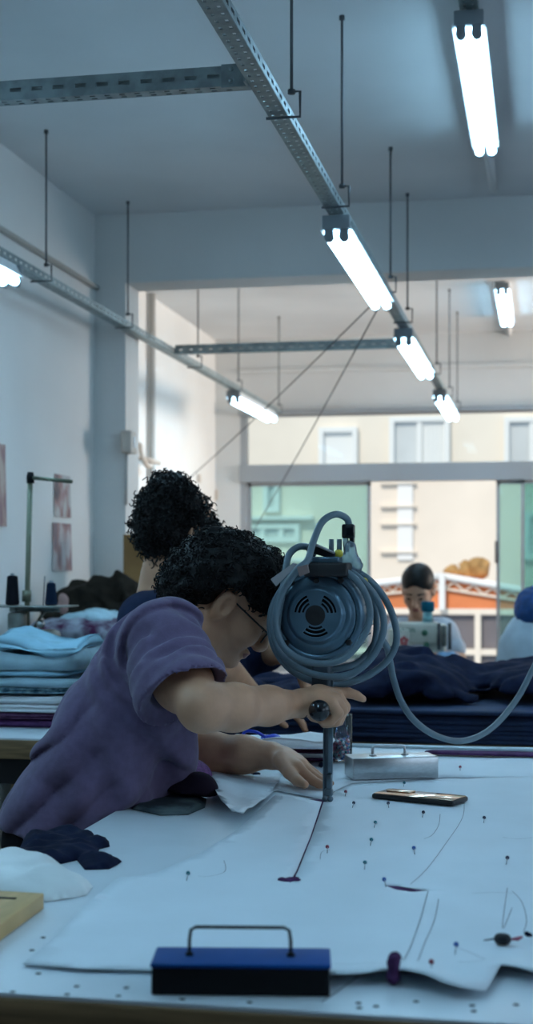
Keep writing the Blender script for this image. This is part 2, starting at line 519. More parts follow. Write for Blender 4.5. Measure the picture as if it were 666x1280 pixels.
# ---------------------------------------------------------------- the street window
w1 = thing('window_1', (xwl, YW, ZS), None, None); struct(w1)
mb = MB(); yw = YW + 0.04
mb.box(((xwl + 0.025), yw, (ZS + ZL) / 2), (0.05, 0.07, ZL - ZS))
mb.box((XWR - 0.025, yw, (ZS + ZL) / 2), (0.05, 0.07, ZL - ZS))
mb.box(((xwl + XWR) / 2, yw - 0.02, (ZBAR0 + ZBAR1) / 2), (XWR - xwl, 0.11, ZBAR1 - ZBAR0))
mb.box(((xwl + XWR) / 2, yw, ZS + 0.03), (XWR - xwl, 0.07, 0.06))
mb.box(((xwl + XWR) / 2, yw, ZL - 0.02), (XWR - xwl, 0.06, 0.03))
put('window_frame', mb, M['alu'], w1)
XA = PY(462, 600, YW).x; XB = PY(620, 600, YW).x; XC = PY(651, 600, YW).x
put('upper_pane', MB().box(((xwl + XWR) / 2, yw, (ZBAR1 + ZL) / 2), (XWR - xwl - 0.1, 0.006, ZL - ZBAR1)), M['glass'], w1)
def sash(x0, x1, y, nm, gm):
    f = MB(); z0, z1 = ZS + 0.06, ZBAR0
    for x in (x0 + 0.012, x1 - 0.012): f.box((x, y, (z0 + z1) / 2), (0.024, 0.03, z1 - z0))
    for z in (z0 + 0.02, z1 - 0.012): f.box(((x0 + x1) / 2, y, z), (x1 - x0, 0.03, 0.03))
    s = put('sliding_sash', f, M['alu'], w1)
    put('glass_pane', MB().box(((x0 + x1) / 2, y, (z0 + z1) / 2), (x1 - x0 - 0.04, 0.006, z1 - z0 - 0.04)), gm, s)
    return s
sash(xwl + 0.05, XA, yw + 0.02, 'a', M['glass_green'])
sash(XB, XC + 0.3, yw + 0.02, 'b', M['glass_green'])
sash(XC, XWR - 0.05, yw - 0.02, 'c', M['glass_green'])
s_ = MB().box((XB + 0.0, yw - 0.01, PY(620, 690, YW).z), (0.02, 0.03, 0.16), bev=0.004)
put('window_latch', s_, M['cord'], w1)

# unseen windows added to the right wall as light sources (frames)
for n, (ya, yb) in ((2, (-1.2, 1.6)), (3, (2.0, 5.2)), (4, (8.0, 10.2))):
    w = thing('window_%d' % n, (XR, (ya + yb) / 2, SILL), None, None); struct(w)
    f = MB()
    for y in (ya + 0.025, (ya + yb) / 2, yb - 0.025): f.box((XR + 0.07, y, (SILL + HEAD) / 2), (0.05, 0.05, HEAD - SILL))
    for z in (SILL + 0.025, HEAD - 0.025): f.box((XR + 0.07, (ya + yb) / 2, z), (0.05, yb - ya, 0.05))
    put('window_frame', f, M['alu'], w)

# ---------------------------------------------------------------- outside, across the street
ZG = -3.2
struct(put('street_ground', MB().box((0, 25, ZG - 0.1), (60, 29, 0.2)), M['asphalt']))
YF = 20.0
fac = thing('facade_building', (2, YF, ZG), 'sunlit cream apartment facade across the street beyond the window', 'building')
a = PY(250, 400, YF); b = PY(720, 900, YF)
put('wall', MB().box((2.0, YF + 0.5, 2.9), (22, 1.0, 12.2)), M['cream'], fac)
def fwin(x0, y0, x1, y1, panes, curtain=False, gm=None):
    p0, p1 = PY(x0, y0, YF), PY(x1, y1, YF)
    cx, cz, w, h = (p0.x + p1.x) / 2, (p0.z + p1.z) / 2, abs(p1.x - p0.x), abs(p0.z - p1.z)
    f = MB(); t = 0.07
    for sx in (-1, 1): f.box((cx + sx * (w / 2 - t / 2), YF - 0.03, cz), (t, 0.12, h))
    for sz in (-1, 1): f.box((cx, YF - 0.03, cz + sz * (h / 2 - t / 2)), (w - 2 * t, 0.115, t))
    for i in range(1, panes): f.box((cx - w / 2 + w * i / panes, YF - 0.02, cz), (t, 0.1, h - 2 * t))
    fo = put('window', f, M['out_white'], fac)
    put('pane', MB().box((cx, YF - 0.01, cz), (w - t, 0.03, h - t)), gm or M['out_glass'], fo)
    if curtain:
        V = []; n = 40; w2 = w * 0.46
        for k in range(n + 1):
            for z in (cz - h / 2 + t, cz + h / 2 - t): V.append((cx + 0.02 + w2 * k / n, YF - 0.035 + 0.012 * math.sin(k * 1.1), z))
        put('curtain', MB().quads(V, [(2 * k, 2 * k + 2, 2 * k + 3, 2 * k + 1) for k in range(n)]), M['out_white'], fo, nofix=True)
fwin(399, 535, 447, 590, 1, gm=M['out_white'])
fwin(487, 522, 562, 592, 2, True)
fwin(630, 522, 700, 592, 2)
fwin(306, 655, 375, 678, 3)
fwin(330, 602, 350, 640, 1)
p0, p1 = PY(497, 600, YF), PY(516, 700, YF)
put('pilaster', MB().box(((p0.x + p1.x) / 2, YF - 0.01, (p0.z + p1.z) / 2), (p1.x - p0.x, 0.06, p0.z - p1.z)), M['out_white'], fac)
for y_ in (604, 633, 655, 690): put('ledge', MB().box(((p0.x + p1.x) / 2 - 0.1, YF - 0.03, PY(500, y_, YF).z), (0.5, 0.08, 0.03)), M['cream'], fac)
fwin(655, 640, 700, 700, 2)
for y0, x0, x1 in ((648, 300, 392), (700, 300, 440)):          # slim ledges
    p0, p1 = PY(x0, y0, YF), PY(x1, y0, YF)
    put('ledge', MB().box(((p0.x + p1.x) / 2, YF - 0.06, p0.z), (p1.x - p0.x, 0.2, 0.05)), M['out_white'], fac)

# low gabled terracotta shed with white ridge, lattice and grey panels below
YS = 14.5
shed = thing('terrace_shed', (PY(550, 800, YS).x, YS, ZG), 'terracotta orange lean-to with white coping and zigzag lattice outside the window', 'shed')
def sp(x, y): return PY(x, y, YS)
out = [sp(420, 737), sp(553, 722), sp(720, 751), sp(720, 764), sp(420, 764)]
put('orange_wall', MB().prism(out, (0, 0.5, 0)), M['terracotta'], shed)
mb = MB()
for p, q in ((sp(420, 735), sp(553, 720)), (sp(553, 720), sp(720, 749))):
    mb.tube([p + Vector((0, -0.05, 0)), q + Vector((0, -0.05, 0))], 0.035, 6)
put('coping', mb, M['out_white'], shed)
mb = MB()
for x0, x1, ya, yb in ((462, 550, 732, 724), (556, 700, 724, 747)):
    n = 12
    z0 = [sp(x0 + (x1 - x0) * k / n, (ya + (yb - ya) * k / n) + (2 if k % 2 else 11)) + Vector((0, -0.03, 0)) for k in range(n + 1)]
    mb.tube(z0, 0.012, 5)
    mb.tube([sp(x0, ya + 12) + Vector((0, -0.03, 0)), sp(x1, yb + 12) + Vector((0, -0.03, 0))], 0.014, 5)
put('lattice', mb, M['cream'], shed)
put('corner_post', MB().box((sp(553, 740) + Vector((0, -0.06, -0.0))), (0.06, 0.08, 0.36)), M['out_white'], shed)
p0, p1 = sp(420, 764), sp(720, 860)
put('grey_panel', MB().box(((p0.x + p1.x) / 2, YS + 0.25, (p0.z + ZG) / 2), (p1.x - p0.x, 0.4, p0.z - ZG)), M['out_grey'], shed)
mb = MB()
for x in (470, 532, 597, 660): mb.box((sp(x, 800).x, YS + 0.03, (sp(x, 764).z + ZG) / 2), (0.06, 0.1, sp(x, 764).z - ZG))
for y in (764, 814): mb.box(((p0.x + p1.x) / 2, YS + 0.037, sp(500, y).z), (p1.x - p0.x, 0.1, 0.06))
put('panel_frame', mb, M['cream'], shed)
# yellowish bundles lying above the coping
M['straw'] = mat('ochre sacks', (0.50, 0.30, 0.12), 0.9, var=0.3, vscale=6)
for i, (x, y, w, h) in enumerate(((563, 716, 0.09, 0.07), (579, 713, 0.07, 0.10), (596, 711, 0.10, 0.12))):
    p = sp(x, y) + Vector((0, 0.3, 0)); s = SDF()
    s.el((p.x, p.y, p.z), (w * 1.1, 0.12, h), k=0.02); s.disp = lambda P: 0.03 * nz(P, 30, 2)
    o = put('sack', s.mesh(0.02), M['straw'])
    tag(o, ['ochre sack lying leftmost on the orange shed outside', 'ochre sack in the middle of three on the orange shed outside', 'ochre sack lying rightmost on the orange shed outside'][i], 'sack', 'sacks on the shed outside')

# ---------------------------------------------------------------- ceiling rails
ZR = EYE + 1.03
def perf_plate(mb, o, u, v, w, L, pitch, rows, hl, hw):
    "perforated strip: o corner, u across (width w), v along (length L); rows = hole centre offsets across"
    o, u, v = Vector(o), Vector(u), Vector(v); cuts = [0.0]
    for r in rows: cuts += [r - hw / 2, r + hw / 2]
    cuts.append(w); n = int(L / pitch); V = []; Q = []
    ts = []
    for k in range(n): ts += [k * pitch, k * pitch + (pitch - hl) / 2, k * pitch + (pitch + hl) / 2]
    ts.append(L)
    nc = len(cuts)
    for t in ts:
        for c in cuts: V.append(o + u * c + v * t)
    for i in range(len(ts) - 1):
        for j in range(nc - 1):
            if i % 3 == 1 and j % 2 == 1: continue
            Q.append((i * nc + j, i * nc + j + 1, (i + 1) * nc + j + 1, (i + 1) * nc + j))
    mb.quads(V, Q, False)

def rail(name, p, d, L, w, h, label, z=ZR):
    "u-channel open at the top, lower face at z; p start of the centre line, d unit direction"
    d = Vector((d[0], d[1], 0)); u = Vector((d.y, -d.x, 0)); p = Vector((p[0], p[1], z)); mb = MB()
    perf_plate(mb, p - u * w / 2, u, d, w, L, 0.034, (w * 0.27, w * 0.73), 0.013, 0.007)
    for s in (-1, 1):
        perf_plate(mb, p + u * s * w / 2, Vector((0, 0, 1)), d, h, L, 0.05, (h * 0.5,), 0.026, 0.009)
        mb.quads([p + u * s * w / 2 + Vector((0, 0, h)), p + u * s * (w / 2 - 0.008) + Vector((0, 0, h)),
                  p + u * s * (w / 2 - 0.008) + Vector((0, 0, h)) + d * L, p + u * s * w / 2 + Vector((0, 0, h)) + d * L], [(0, 1, 2, 3)], False)
    o = put(name, mb, M['steel'])
    md = o.modifiers.new('thickness', 'SOLIDIFY'); md.thickness = 0.002; md.offset = 0
    return tag(o, label, 'rail')

XM, XLR = -0.60, -1.80
rail('lighting_rail', (XM, 0.2), (0, 1), 9.55, 0.044, 0.028, 'perforated steel channel hung lengthwise over the cutting table, carrying three lit tubes')
rail('lighting_rail', (XLR, 2.0), (0, 1), 7.6, 0.044, 0.028, 'perforated steel channel hung lengthwise beside the left wall')
rail('lighting_rail', (-0.205, 1.6), (0, 1), 3.6, 0.05, 0.022, 'short slotted channel fixed under the ceiling above the upper right light', z=EYE + 1.545)
YC1, YC2 = 3.01, 6.78
def cross(y, x0, x1, label):
    r = rail('cross_rail', (x0, y), (1, 0), x1 - x0, 0.036, 0.042, label, z=ZR + 0.001)
    e = MB()
    return r
cross(YC1, XLR + 0.024, XM - 0.024, 'nearer crosswise slotted channel with light showing through its slots')
cross(YC2, XLR + 0.024, XM - 0.024, 'farther dark crosswise channel seen beyond the ceiling beam')
for y, lb in ((YC1, 'bolted angle bracket joining the near cross channel to the middle rail'), (YC2, 'small angle bracket joining the far cross channel to the middle rail')):
    mb = MB()
    mb.box((XM - 0.052, y - 0.022, ZR + 0.02), (0.06, 0.004, 0.05)); mb.box((XM - 0.025, y - 0.03, ZR + 0.02), (0.004, 0.05, 0.05))
    for dz in (0.008, 0.034): mb.tube([(XM - 0.06, y - 0.024, ZR + dz), (XM - 0.06, y - 0.03, ZR + dz)], 0.005, 6)
    tag(put('angle_bracket', mb, M['steel']), lb, 'bracket', 'cross channel brackets')

# hanger rods with their stirrups
def hanger(x, y, ztop, label):
    t = thing('hanger_rod', (x + 0.032, y, ZR), label, 'hanger rod', 'hanger rods of the ceiling rails')
    put('rod', MB().tube([(x + 0.032, y, ZR + 0.052), (x + 0.032, y, ztop)], 0.0038, 8), M['rod'], t)
    q = [(x + 0.032, y, ZR + 0.052), (x + 0.052, y, ZR + 0.052), (x + 0.052, y, ZR - 0.006), (x - 0.027, y, ZR - 0.006)]
    s = put('stirrup', MB().tube(q, 0.0035, 6), M['rod'], t)
    mb = MB(); mb.tube([(x + 0.032, y, ztop - 0.012), (x + 0.032, y, ztop)], 0.008, 10)
    put('anchor', mb, M['rod'], t)
    mb = MB(); mb.tube([(x + 0.032, y, ZR + 0.047), (x + 0.032, y, ZR + 0.057)], 0.009, 6)
    put('nut', mb, M['rod'], t)
OR = ['first', 'second', 'third', 'fourth', 'fifth', 'sixth', 'seventh', 'eighth']
for i, y in enumerate((3.21, 4.04, 5.35, 6.03, 7.7, 8.75, 9.55)):
    hanger(XM, y, ZC if y < YP else ZC2, OR[i] + ' hanger rod from the viewer on the middle lighting rail')
for i, y in enumerate((4.9, 5.93, 7.2, 8.2, 9.5)):
    hanger(XLR, y, ZC if y < YP else ZC2, OR[i] + ' hanger rod from the viewer on the left lighting rail')

# fluorescent fittings
def fixture(loc, label):
    t = thing('tube_light', loc, label, 'light', 'fluorescent tube lights')
    x, y, z = loc; L = 1.2; zt = z - 0.058
    mb = MB(); mb.prism([(x - 0.024, y, z - 0.001), (x + 0.024, y, z - 0.001), (x + 0.047, y, z - 0.044), (x + 0.040, y, z - 0.044), (x + 0.034, y, z - 0.034), (x - 0.034, y, z - 0.034), (x - 0.040, y, z - 0.044), (x - 0.047, y, z - 0.044)], (0, L, 0))
    put('housing', mb, M['white_paint'], t)
    for s, yy in ((0, y + 0.002), (1, y + L - 0.002)):
        mb = MB(); dy = 0.02 if s == 0 else -0.02
        mb.box((x, yy + dy * 0.3, z - 0.022), (0.082, 0.026, 0.04), bev=0.003)
        for sx in (-1, 1):
            mb.box((x + sx * 0.022, yy + dy * 0.6, z - 0.052), (0.026, 0.022, 0.03), bev=0.003)
            mb.tube([(x + sx * 0.022, yy + dy * 0.1, zt - 0.005), (x + sx * 0.022, yy + dy * 1.1, zt - 0.005)], 0.0145, 14)
        put('end_cap', mb, M['cap'], t)
    for sx in (-1, 1):
        put('tube', MB().tube([(x + sx * 0.022, y + 0.022, zt), (x + sx * 0.022, y + L - 0.022, zt)], 0.0155, 14), M['tube'], t)
    return t
fixture((XM, 4.14, ZR - 0.003), 'lit twin tube light nearest on the middle rail, before the ceiling beam')
fixture((XM, 6.18, ZR - 0.003), 'lit twin tube light second on the middle rail, just beyond the ceiling beam')
fixture((XM, 8.38, ZR - 0.003), 'lit twin tube light farthest on the middle rail, before the street window')
fixture((XLR, 3.44, ZR - 0.003), 'lit twin tube light cut by the left edge of the photo')
fixture((XLR, 8.2, ZR - 0.003), 'lit twin tube light at the far end of the left rail')
fixture((-0.205, 3.97, EYE + 1.535), 'lit twin tube light high under the ceiling at upper right')
fixture((-0.245, 8.55, EYE + 1.675), 'small lit twin tube light under the rear ceiling at right')
# four more fittings out of view, added to light table, figures and rooms
fixture((XLR, 2.05, ZR - 0.003), 'twin tube light on the left rail nearest the bending person'); fixture((XM, 0.85, ZR - 0.003), 'twin tube light on the middle rail above the near end of the table'); fixture((1.35, 2.2, EYE + 1.535), 'twin tube light right of the cutting table'); fixture((1.35, 6.9, EYE + 1.6), 'twin tube light of the rear room at right')


# ---------------------------------------------------------------- cords, conduits, boxes
def cordthing(name, pts, r, m, label, cat, n=6):
    return tag(put(name, MB().tube(pts, r, n), m), label, cat)
pa = Vector((XM - 0.02, 5.36, ZR - 0.03)); qa = PX(203, 627, XL2 + 0.004)
pb = Vector((XM + 0.0, 5.37, ZR - 0.03)); qb = PY(286, 713, YW - 0.004)
def sag(p, q, s): return [p.lerp(q, k / 16) + Vector((0, 0, -s * math.sin(math.pi * k / 16))) for k in range(17)]
cordthing('slack_cord', sag(pa, qa, 0.02), 0.0026, M['cord'], 'thin dark cord slanting left from the middle rail to the rear left wall', 'cord')
cordthing('slack_cord', sag(pb, qb, 0.03), 0.0026, M['cord'], 'steeper thin dark cord from the middle rail down beside the window', 'cord')
x_ = XL2 + 0.03
zc = PX(190, 400, x_); cordthing('conduit_pipe', [(x_, zc.y, 0.0), (x_, zc.y, ZC2)], 0.022, M['pipe'], 'grey vertical conduit on the rear left wall', 'pipe', 12)
x_ = XL + 0.012
cordthing('conduit_pipe', [(x_, Y0 + 0.3, EYE + 1.245), (x_, YP, EYE + 1.245)], 0.011, M['pipe'], 'thin horizontal conduit along the left wall below the ceiling', 'pipe', 10)
cordthing('conduit_pipe', [(-0.205, 5.25, ZC - 0.02), (-0.205, 5.95, ZC - 0.02)], 0.018, M['ceil'], 'painted conduit on the ceiling behind the upper right light', 'pipe', 10)
cordthing('conduit_pipe', [(-0.245, 9.8, ZC2 - 0.02), (-0.245, YW, ZC2 - 0.02)], 0.018, M['ceil'], 'painted conduit on the rear ceiling behind the small right light', 'pipe', 10)
M['cream_plastic'] = mat('ivory plastic', (0.55, 0.49, 0.43), 0.5)
M['navy_plastic'] = mat('dark blue plastic', (0.03, 0.05, 0.11), 0.4)
p = PX(161, 553, XJ + 0.02)
t = thing('switch_box', p, 'ivory switch box with hanging cable on the lit pillar side', 'switch box')
put('box', MB().box(p, (0.05, 0.09, 0.10), bev=0.006), M['cream_plastic'], t)
put('rocker', MB().box(p + Vector((0.027, 0, 0)), (0.006, 0.03, 0.05), bev=0.002), M['white_paint'], t)
put('cable', MB().tube([p + Vector((-0.01, 0, -0.05)), p + Vector((-0.012, 0, -0.28))], 0.006, 6), M['pipe'], t)
p = PX(178, 572, XL2 + 0.05)
t = thing('wall_bracket', p, 'small cream hook bracket on the rear left wall by the conduit', 'bracket')
put('arm', MB().tube([p + Vector((-0.05, 0, 0)), p + Vector((0.03, -0.02, -0.01)), p + Vector((0.05, 0.2, -0.02))], 0.014, 8), M['cream_plastic'], t)
put('hook', MB().tube(spline([p + Vector((0.0, -0.05, 0.08)), p + Vector((0.02, -0.07, 0.0)), p + Vector((0.03, 0.0, -0.05)), p + Vector((0.03, 0.08, -0.04))]), 0.016, 8), M['cream_plastic'], t)
p = PY(263, 617, YW - 0.02)
t = thing('wall_socket', p, 'dark blue plug and socket on the rear pier left of the window', 'socket')
put('socket_plate', MB().box(p + Vector((0.03, 0.01, -0.01)), (0.05, 0.02, 0.08), bev=0.004), M['cream_plastic'], t)
put('plug', MB().box(p + Vector((-0.005, -0.01, 0.02)), (0.05, 0.04, 0.09), bev=0.008), M['navy_plastic'], t)
p = PX(249, 598, XL2 + 0.01)
tag(put('blank_plate', MB().box(p, (0.02, 0.06, 0.06), bev=0.004), M['cream_plastic']), 'small cream blanking plate on the rear left wall above the socket', 'plate')

# pictures on the left wall
def art(name, seed, base, dark):
    m = bpy.data.materials.new(name); m.use_nodes = True; nt = m.node_tree; b = nt.nodes['Principled BSDF']; b.inputs['Roughness'].default_value = 0.5
    tc = nt.nodes.new('ShaderNodeTexCoord'); n = nt.nodes.new('ShaderNodeTexNoise'); n.inputs['Scale'].default_value = 9; n.inputs['Detail'].default_value = 3
    mp = nt.nodes.new('ShaderNodeMapping'); mp.inputs['Location'].default_value = (seed, seed * 2, 0); mp.inputs['Scale'].default_value = (1, 1.6, 0.7)
    nt.links.new(tc.outputs['Object'], mp.inputs['Vector']); nt.links.new(mp.outputs['Vector'], n.inputs['Vector'])
    r = nt.nodes.new('ShaderNodeValToRGB'); e = r.color_ramp.elements
    e[0].color = (*dark, 1); e[0].position = 0.36; e[1].color = (*base, 1); e[1].position = 0.56
    k = r.color_ramp.elements.new(0.46); k.color = (0.30, 0.15, 0.15, 1)
    nt.links.new(n.outputs['Fac'], r.inputs['Fac']); nt.links.new(r.outputs['Color'], b.inputs['Base Color']); return m
def poster(x0, y0, x1, y1, m, label):
    a, b = PX(x0, y0, XL + 0.004), PX(x1, y1, XL + 0.004); z1 = max(a.z, b.z); z0 = min(a.z, b.z)
    mb = MB(); V = []; n = 10
    for k in range(n + 1):
        y = a.y + (b.y - a.y) * k / n
        for z in (z0, z1): V.append((XL + 0.004 + 0.008 * (k / n) ** 2 * (1 if z == z0 else 0.3), y, z))
    V2, Q2 = thicken(V, [(2 * k, 2 * k + 2, 2 * k + 3, 2 * k + 1) for k in range(n)], 0.0015)
    tag(put('poster', mb.quads(V2, Q2, False), m), label, 'poster', 'posters on the left wall')
poster(-12, 552, 6, 658, art('poster print a', 1.0, (0.45, 0.33, 0.28), (0.22, 0.12, 0.15)), 'warm toned poster on the left wall at the photo edge')
poster(68, 592, 87, 647, art('poster print b', 4.3, (0.42, 0.42, 0.42), (0.06, 0.04, 0.06)), 'upper of two small reddish prints on the left wall')
poster(66, 653, 88, 713, art('poster print c', 7.7, (0.44, 0.40, 0.42), (0.16, 0.11, 0.14)), 'lower of two small reddish prints on the left wall')
# ---------------------------------------------------------------- tables
M['tabletop'] = mat('white laminate', (0.68, 0.75, 0.80), 0.35, var=0.05, vscale=5)
M['wood_edge'] = mat('raw wood edge', (0.30, 0.19, 0.09), 0.6, var=0.35, vscale=6, stretch=(1, 12, 12))
M['wood_dark'] = mat('dark wood', (0.10, 0.07, 0.04), 0.6, var=0.3, vscale=5)
M['wood_pale'] = mat('pale varnished board', (0.62, 0.40, 0.17), 0.5, var=0.15, vscale=5, stretch=(14, 2, 2))
M['hole'] = mat('dark peg hole', (0.02, 0.03, 0.04), 0.9)
M['legpaint'] = mat('dark table frame', (0.04, 0.04, 0.045), 0.5)
M['pale_tube'] = mat('pale metal edge strip', (0.55, 0.62, 0.66), 0.3, 0.6)

def table(name, x0, x1, y0, y1, z, label, top, edge, th=0.035, holes=False, legs=None, strip=False):
    t = thing(name, ((x0 + x1) / 2, (y0 + y1) / 2, 0), label, 'table')
    tp = put('tabletop', MB().box(((x0 + x1) / 2, (y0 + y1) / 2, z - 0.002), (x1 - x0, y1 - y0, 0.004)), top, t)
    put('edge_band', MB().box(((x0 + x1) / 2, (y0 + y1) / 2, z - 0.004 - th / 2), (x1 - x0 + 0.004, y1 - y0 + 0.004, th), bev=0.003), edge, t)
    for sx in (x0 + 0.09, x1 - 0.09):
        for sy in (y0 + 0.09, y1 - 0.09):
            put('leg', MB().box((sx, sy, (z - 0.004 - th) / 2), (0.06, 0.06, z - 0.004 - th), bev=0.004), M['legpaint'], t)
    put('apron', MB().box(((x0 + x1) / 2, (y0 + y1) / 2, z - th - 0.045), (x1 - x0 - 0.2, y1 - y0 - 0.2, 0.08)), M['legpaint'], t)
    return t, tp
XT0, XT1, YT0, YT1 = -0.765, 1.7, 1.412, 3.485
tbl, tbl_top = table('cutting_table', XT0, XT1, YT0, YT1, TZ, 'long white topped cutting table in the foreground with raw wood edge', M['tabletop'], M['wood_edge'])
# peg holes and scuffs in the laminate
mb = MB()
for x, y in ((48, 1217), (96, 1233), (158, 1235), (148, 1245), (84, 1243), (16, 1240), (228, 1249), (448, 1254), (470, 1258), (520, 1252), (449, 1260), (590, 1257), (592, 1264), (312, 1253), (645, 1256), (40, 1188), (54, 1172), (100, 1150), (112, 1145), (92, 1148)):
    p = T(x, y); mb.lathe([(0.0, 0), (0.0032, 0), (0.0032, 0.0004), (0.0, 0.0004)], Matrix.Translation(p), 10)
mb.box(T(426, 1236) + Vector((0, 0, 0.0003)), (0.001, 0.10, 0.0004), rotz(-0.25))
put('peg_hole', mb, M['hole'], tbl)['kind'] = 'stuff'
mb = MB(); mb.tube([(XT0 + 0.02, YT1 - 0.012, TZ + 0.004), (XT1, YT1 - 0.012, TZ + 0.004)], 0.0055, 10)
put('edge_strip', mb, M['pale_tube'], tbl)

ltab, _ = table('side_table', -1.97, -1.20, 3.48, 4.55, TZ, 'white topped side table at left under the folded fabric', M['tabletop'], M['wood_edge'], th=0.05)
btab, _ = table('spreading_table', -1.18, 1.9, 4.10, 5.55, 0.83, 'table behind the cutting table under navy cloth', M['wood_dark'], M['wood_dark'])
stab, _ = table('sewing_table', -0.62, 0.55, 6.33, 6.98, 0.845, 'white sewing table in front of the seated woman', M['tabletop'], M['wood_edge'])

# ---------------------------------------------------------------- fabric and paper on the cutting table
M['paper'] = mat('white pattern paper', (0.72, 0.80, 0.86), 0.6, var=0.03, vscale=6, bump=0.03, bscale=15)
M['pencil'] = mat('pencil line', (0.22, 0.24, 0.28), 0.8)
M['purple'] = mat('dark purple cloth', (0.09, 0.035, 0.11), 0.85, var=0.3, vscale=40)
M['purple_glit'] = mat('purple glitter cloth', (0.22, 0.06, 0.26), 0.5, var=0.3, vscale=200, bump=0.5, bscale=500)
M['maroon'] = mat('maroon cloth', (0.07, 0.02, 0.045), 0.9, var=0.3, vscale=60)
M['white_cloth'] = mat('white cloth', (0.78, 0.80, 0.82), 0.9, var=0.05, vscale=30, bump=0.15, bscale=300)
M['navy'] = mat('navy cotton cloth', (0.008, 0.012, 0.035), 0.9, var=0.3, vscale=30, bump=0.1, bscale=200)
M['navy_lay'] = mat('navy blue cloth', (0.010, 0.028, 0.085), 0.75, var=0.25, vscale=12, bump=0.1, bscale=100)
M['ltblue'] = mat('pale blue cloth', (0.42, 0.60, 0.68), 0.9, var=0.12, vscale=12, bump=0.15, bscale=150)
M['ltblue2'] = mat('soft blue cloth', (0.30, 0.52, 0.64), 0.9, var=0.12, vscale=12, bump=0.15, bscale=150)
M['print'] = mat('teal printed cloth', (0.30, 0.46, 0.52), 0.9, vscale=55, col2=(0.03, 0.08, 0.12))
M['bluestrap'] = mat('bright blue plastic', (0.01, 0.045, 0.55), 0.4)
M['teal'] = mat('teal cloth', (0.02, 0.22, 0.22), 0.8, var=0.3, vscale=80)

PT = TZ + 0.0035
outl = [(28, 1205, .0), (60, 1177, 0), (105, 1132, 0), (140, 1104, .002), (150, 1092, .010), (160, 1098, .003), (195, 1092, 0), (250, 1066, 0), (300, 1035, 0.002), (345, 992, .008), (372, 996, .006), (402, 1002, .002),
        (388, 1045, .0), (370, 1090, 0), (361, 1102, .004), (366, 1104, 0), (371.6, 1090, .002), (389.6, 1046, 0), (404, 1004, 0), (418, 990, 0), (440, 981, 0), (560, 974, 0), (700, 970, 0), (800, 985, 0), (860, 1060, 0), (900, 1160, 0), (820, 1216, 0),
        (740, 1214, .004), (666, 1212, .014), (645, 1207, .012), (626, 1206, .010), (606, 1241, .002), (575, 1237, .006), (553, 1224, .016), (530, 1215, .018), (505, 1212, .014), (480, 1214, .010), (450, 1215, .012), (415, 1218, .008), (300, 1217, 0.002), (185, 1212, .002), (100, 1210, .002)]
opts = [(T(x, y, PT + l), l) for x, y, l in outl]
OPD = []
for i in range(len(opts)):
    (p, l), (q, l2) = opts[i], opts[(i + 1) % len(opts)]; n_ = max(1, int((q - p).length / 0.006))
    for k in range(n_): f_ = k / n_; f_ = f_ * f_ * (3 - 2 * f_); OPD.append((p.x + (q.x - p.x) * k / n_, p.y + (q.y - p.y) * k / n_, l + (l2 - l) * f_))
OPD = np.array(OPD)
hole = [T(x, y, PT).xy for x, y in ((480, 1106), (497, 1107), (520, 1111), (537, 1113), (515, 1115), (495, 1112))]
def zpaper(x, y, d):
    z = PT + 0.0012 * nz1(x, y, 6, 1.5) + 0.003 * max(0, nz1(x, y, 2.3, 9.5)) * min(1, d / 0.05)
    r2 = (OPD[:, 0] - x) ** 2 + (OPD[:, 1] - y) ** 2; g = np.exp(-r2 / (2 * 0.018 ** 2)) + 1e-12
    return z + float((g * OPD[:, 2]).sum() / g.sum()) * math.exp(-(math.sqrt(float(r2.min())) / 0.05) ** 2)
Vp, Fp = sheet_mesh([(p.x, p.y) for p, l in opts], 0.022, zpaper, [hole])
Vt, Qt = thicken(Vp, Fp, 0.0008)
mb = MB(); mb.quads(Vt, Qt, True)
# pencil lines drawn on the sheet: thin strips in the same mesh, second material
def zp_at(p): return zpaper(p.x, p.y, 0.05) + 0.0011
mb.mi = 1
def pline(px, w=0.0009):
    q = [T(x, y, PT + 0.001) for x, y in px]; q = spline(q, 8)
    V = []; 
    for i, p in enumerate(q):
        t = (q[min(i + 1, len(q) - 1)] - q[max(i - 1, 0)]); t.z = 0; t.normalize(); s = Vector((-t.y, t.x, 0)) * w / 2
        for a in (p - s, p + s): V.append((a.x, a.y, zp_at(a)))
    mb.quads(V, [(2 * i, 2 * i + 1, 2 * i + 3, 2 * i + 2) for i in range(len(q) - 1)], False)
for l in (((580, 1003), (578, 1022), (560, 1052), (535, 1085), (513, 1105)), ((535, 1114), (525, 1150), (512, 1185), (503, 1203)), ((548, 1124), (543, 1150), (530, 1180), (522, 1203)),
          ((640, 1114), (652, 1128), (658, 1150), (654, 1165)), ((590, 1117), (615, 1116), (640, 1117)), ((570, 1184), (590, 1193), (606, 1206)), ((572, 1206), (590, 1210), (606, 1208)),
          ((550, 1018), (548, 1032), (540, 1045), (530, 1050)), ((628, 1048), (645, 1050), (666, 1048)), ((280, 1076), (281, 1090), (262, 1096), (248, 1096)), ((400, 1075), (402, 1066), (412, 1063)), ((330, 1205), (470, 1210)), ((640, 1135), (628, 1160), (634, 1110))):
    pline(l)
paper = tag(put('pattern_paper', mb, [M['paper'], M['pencil']], nofix=True), 'large white pattern paper with pins and pencil lines being cut on the table', 'paper')

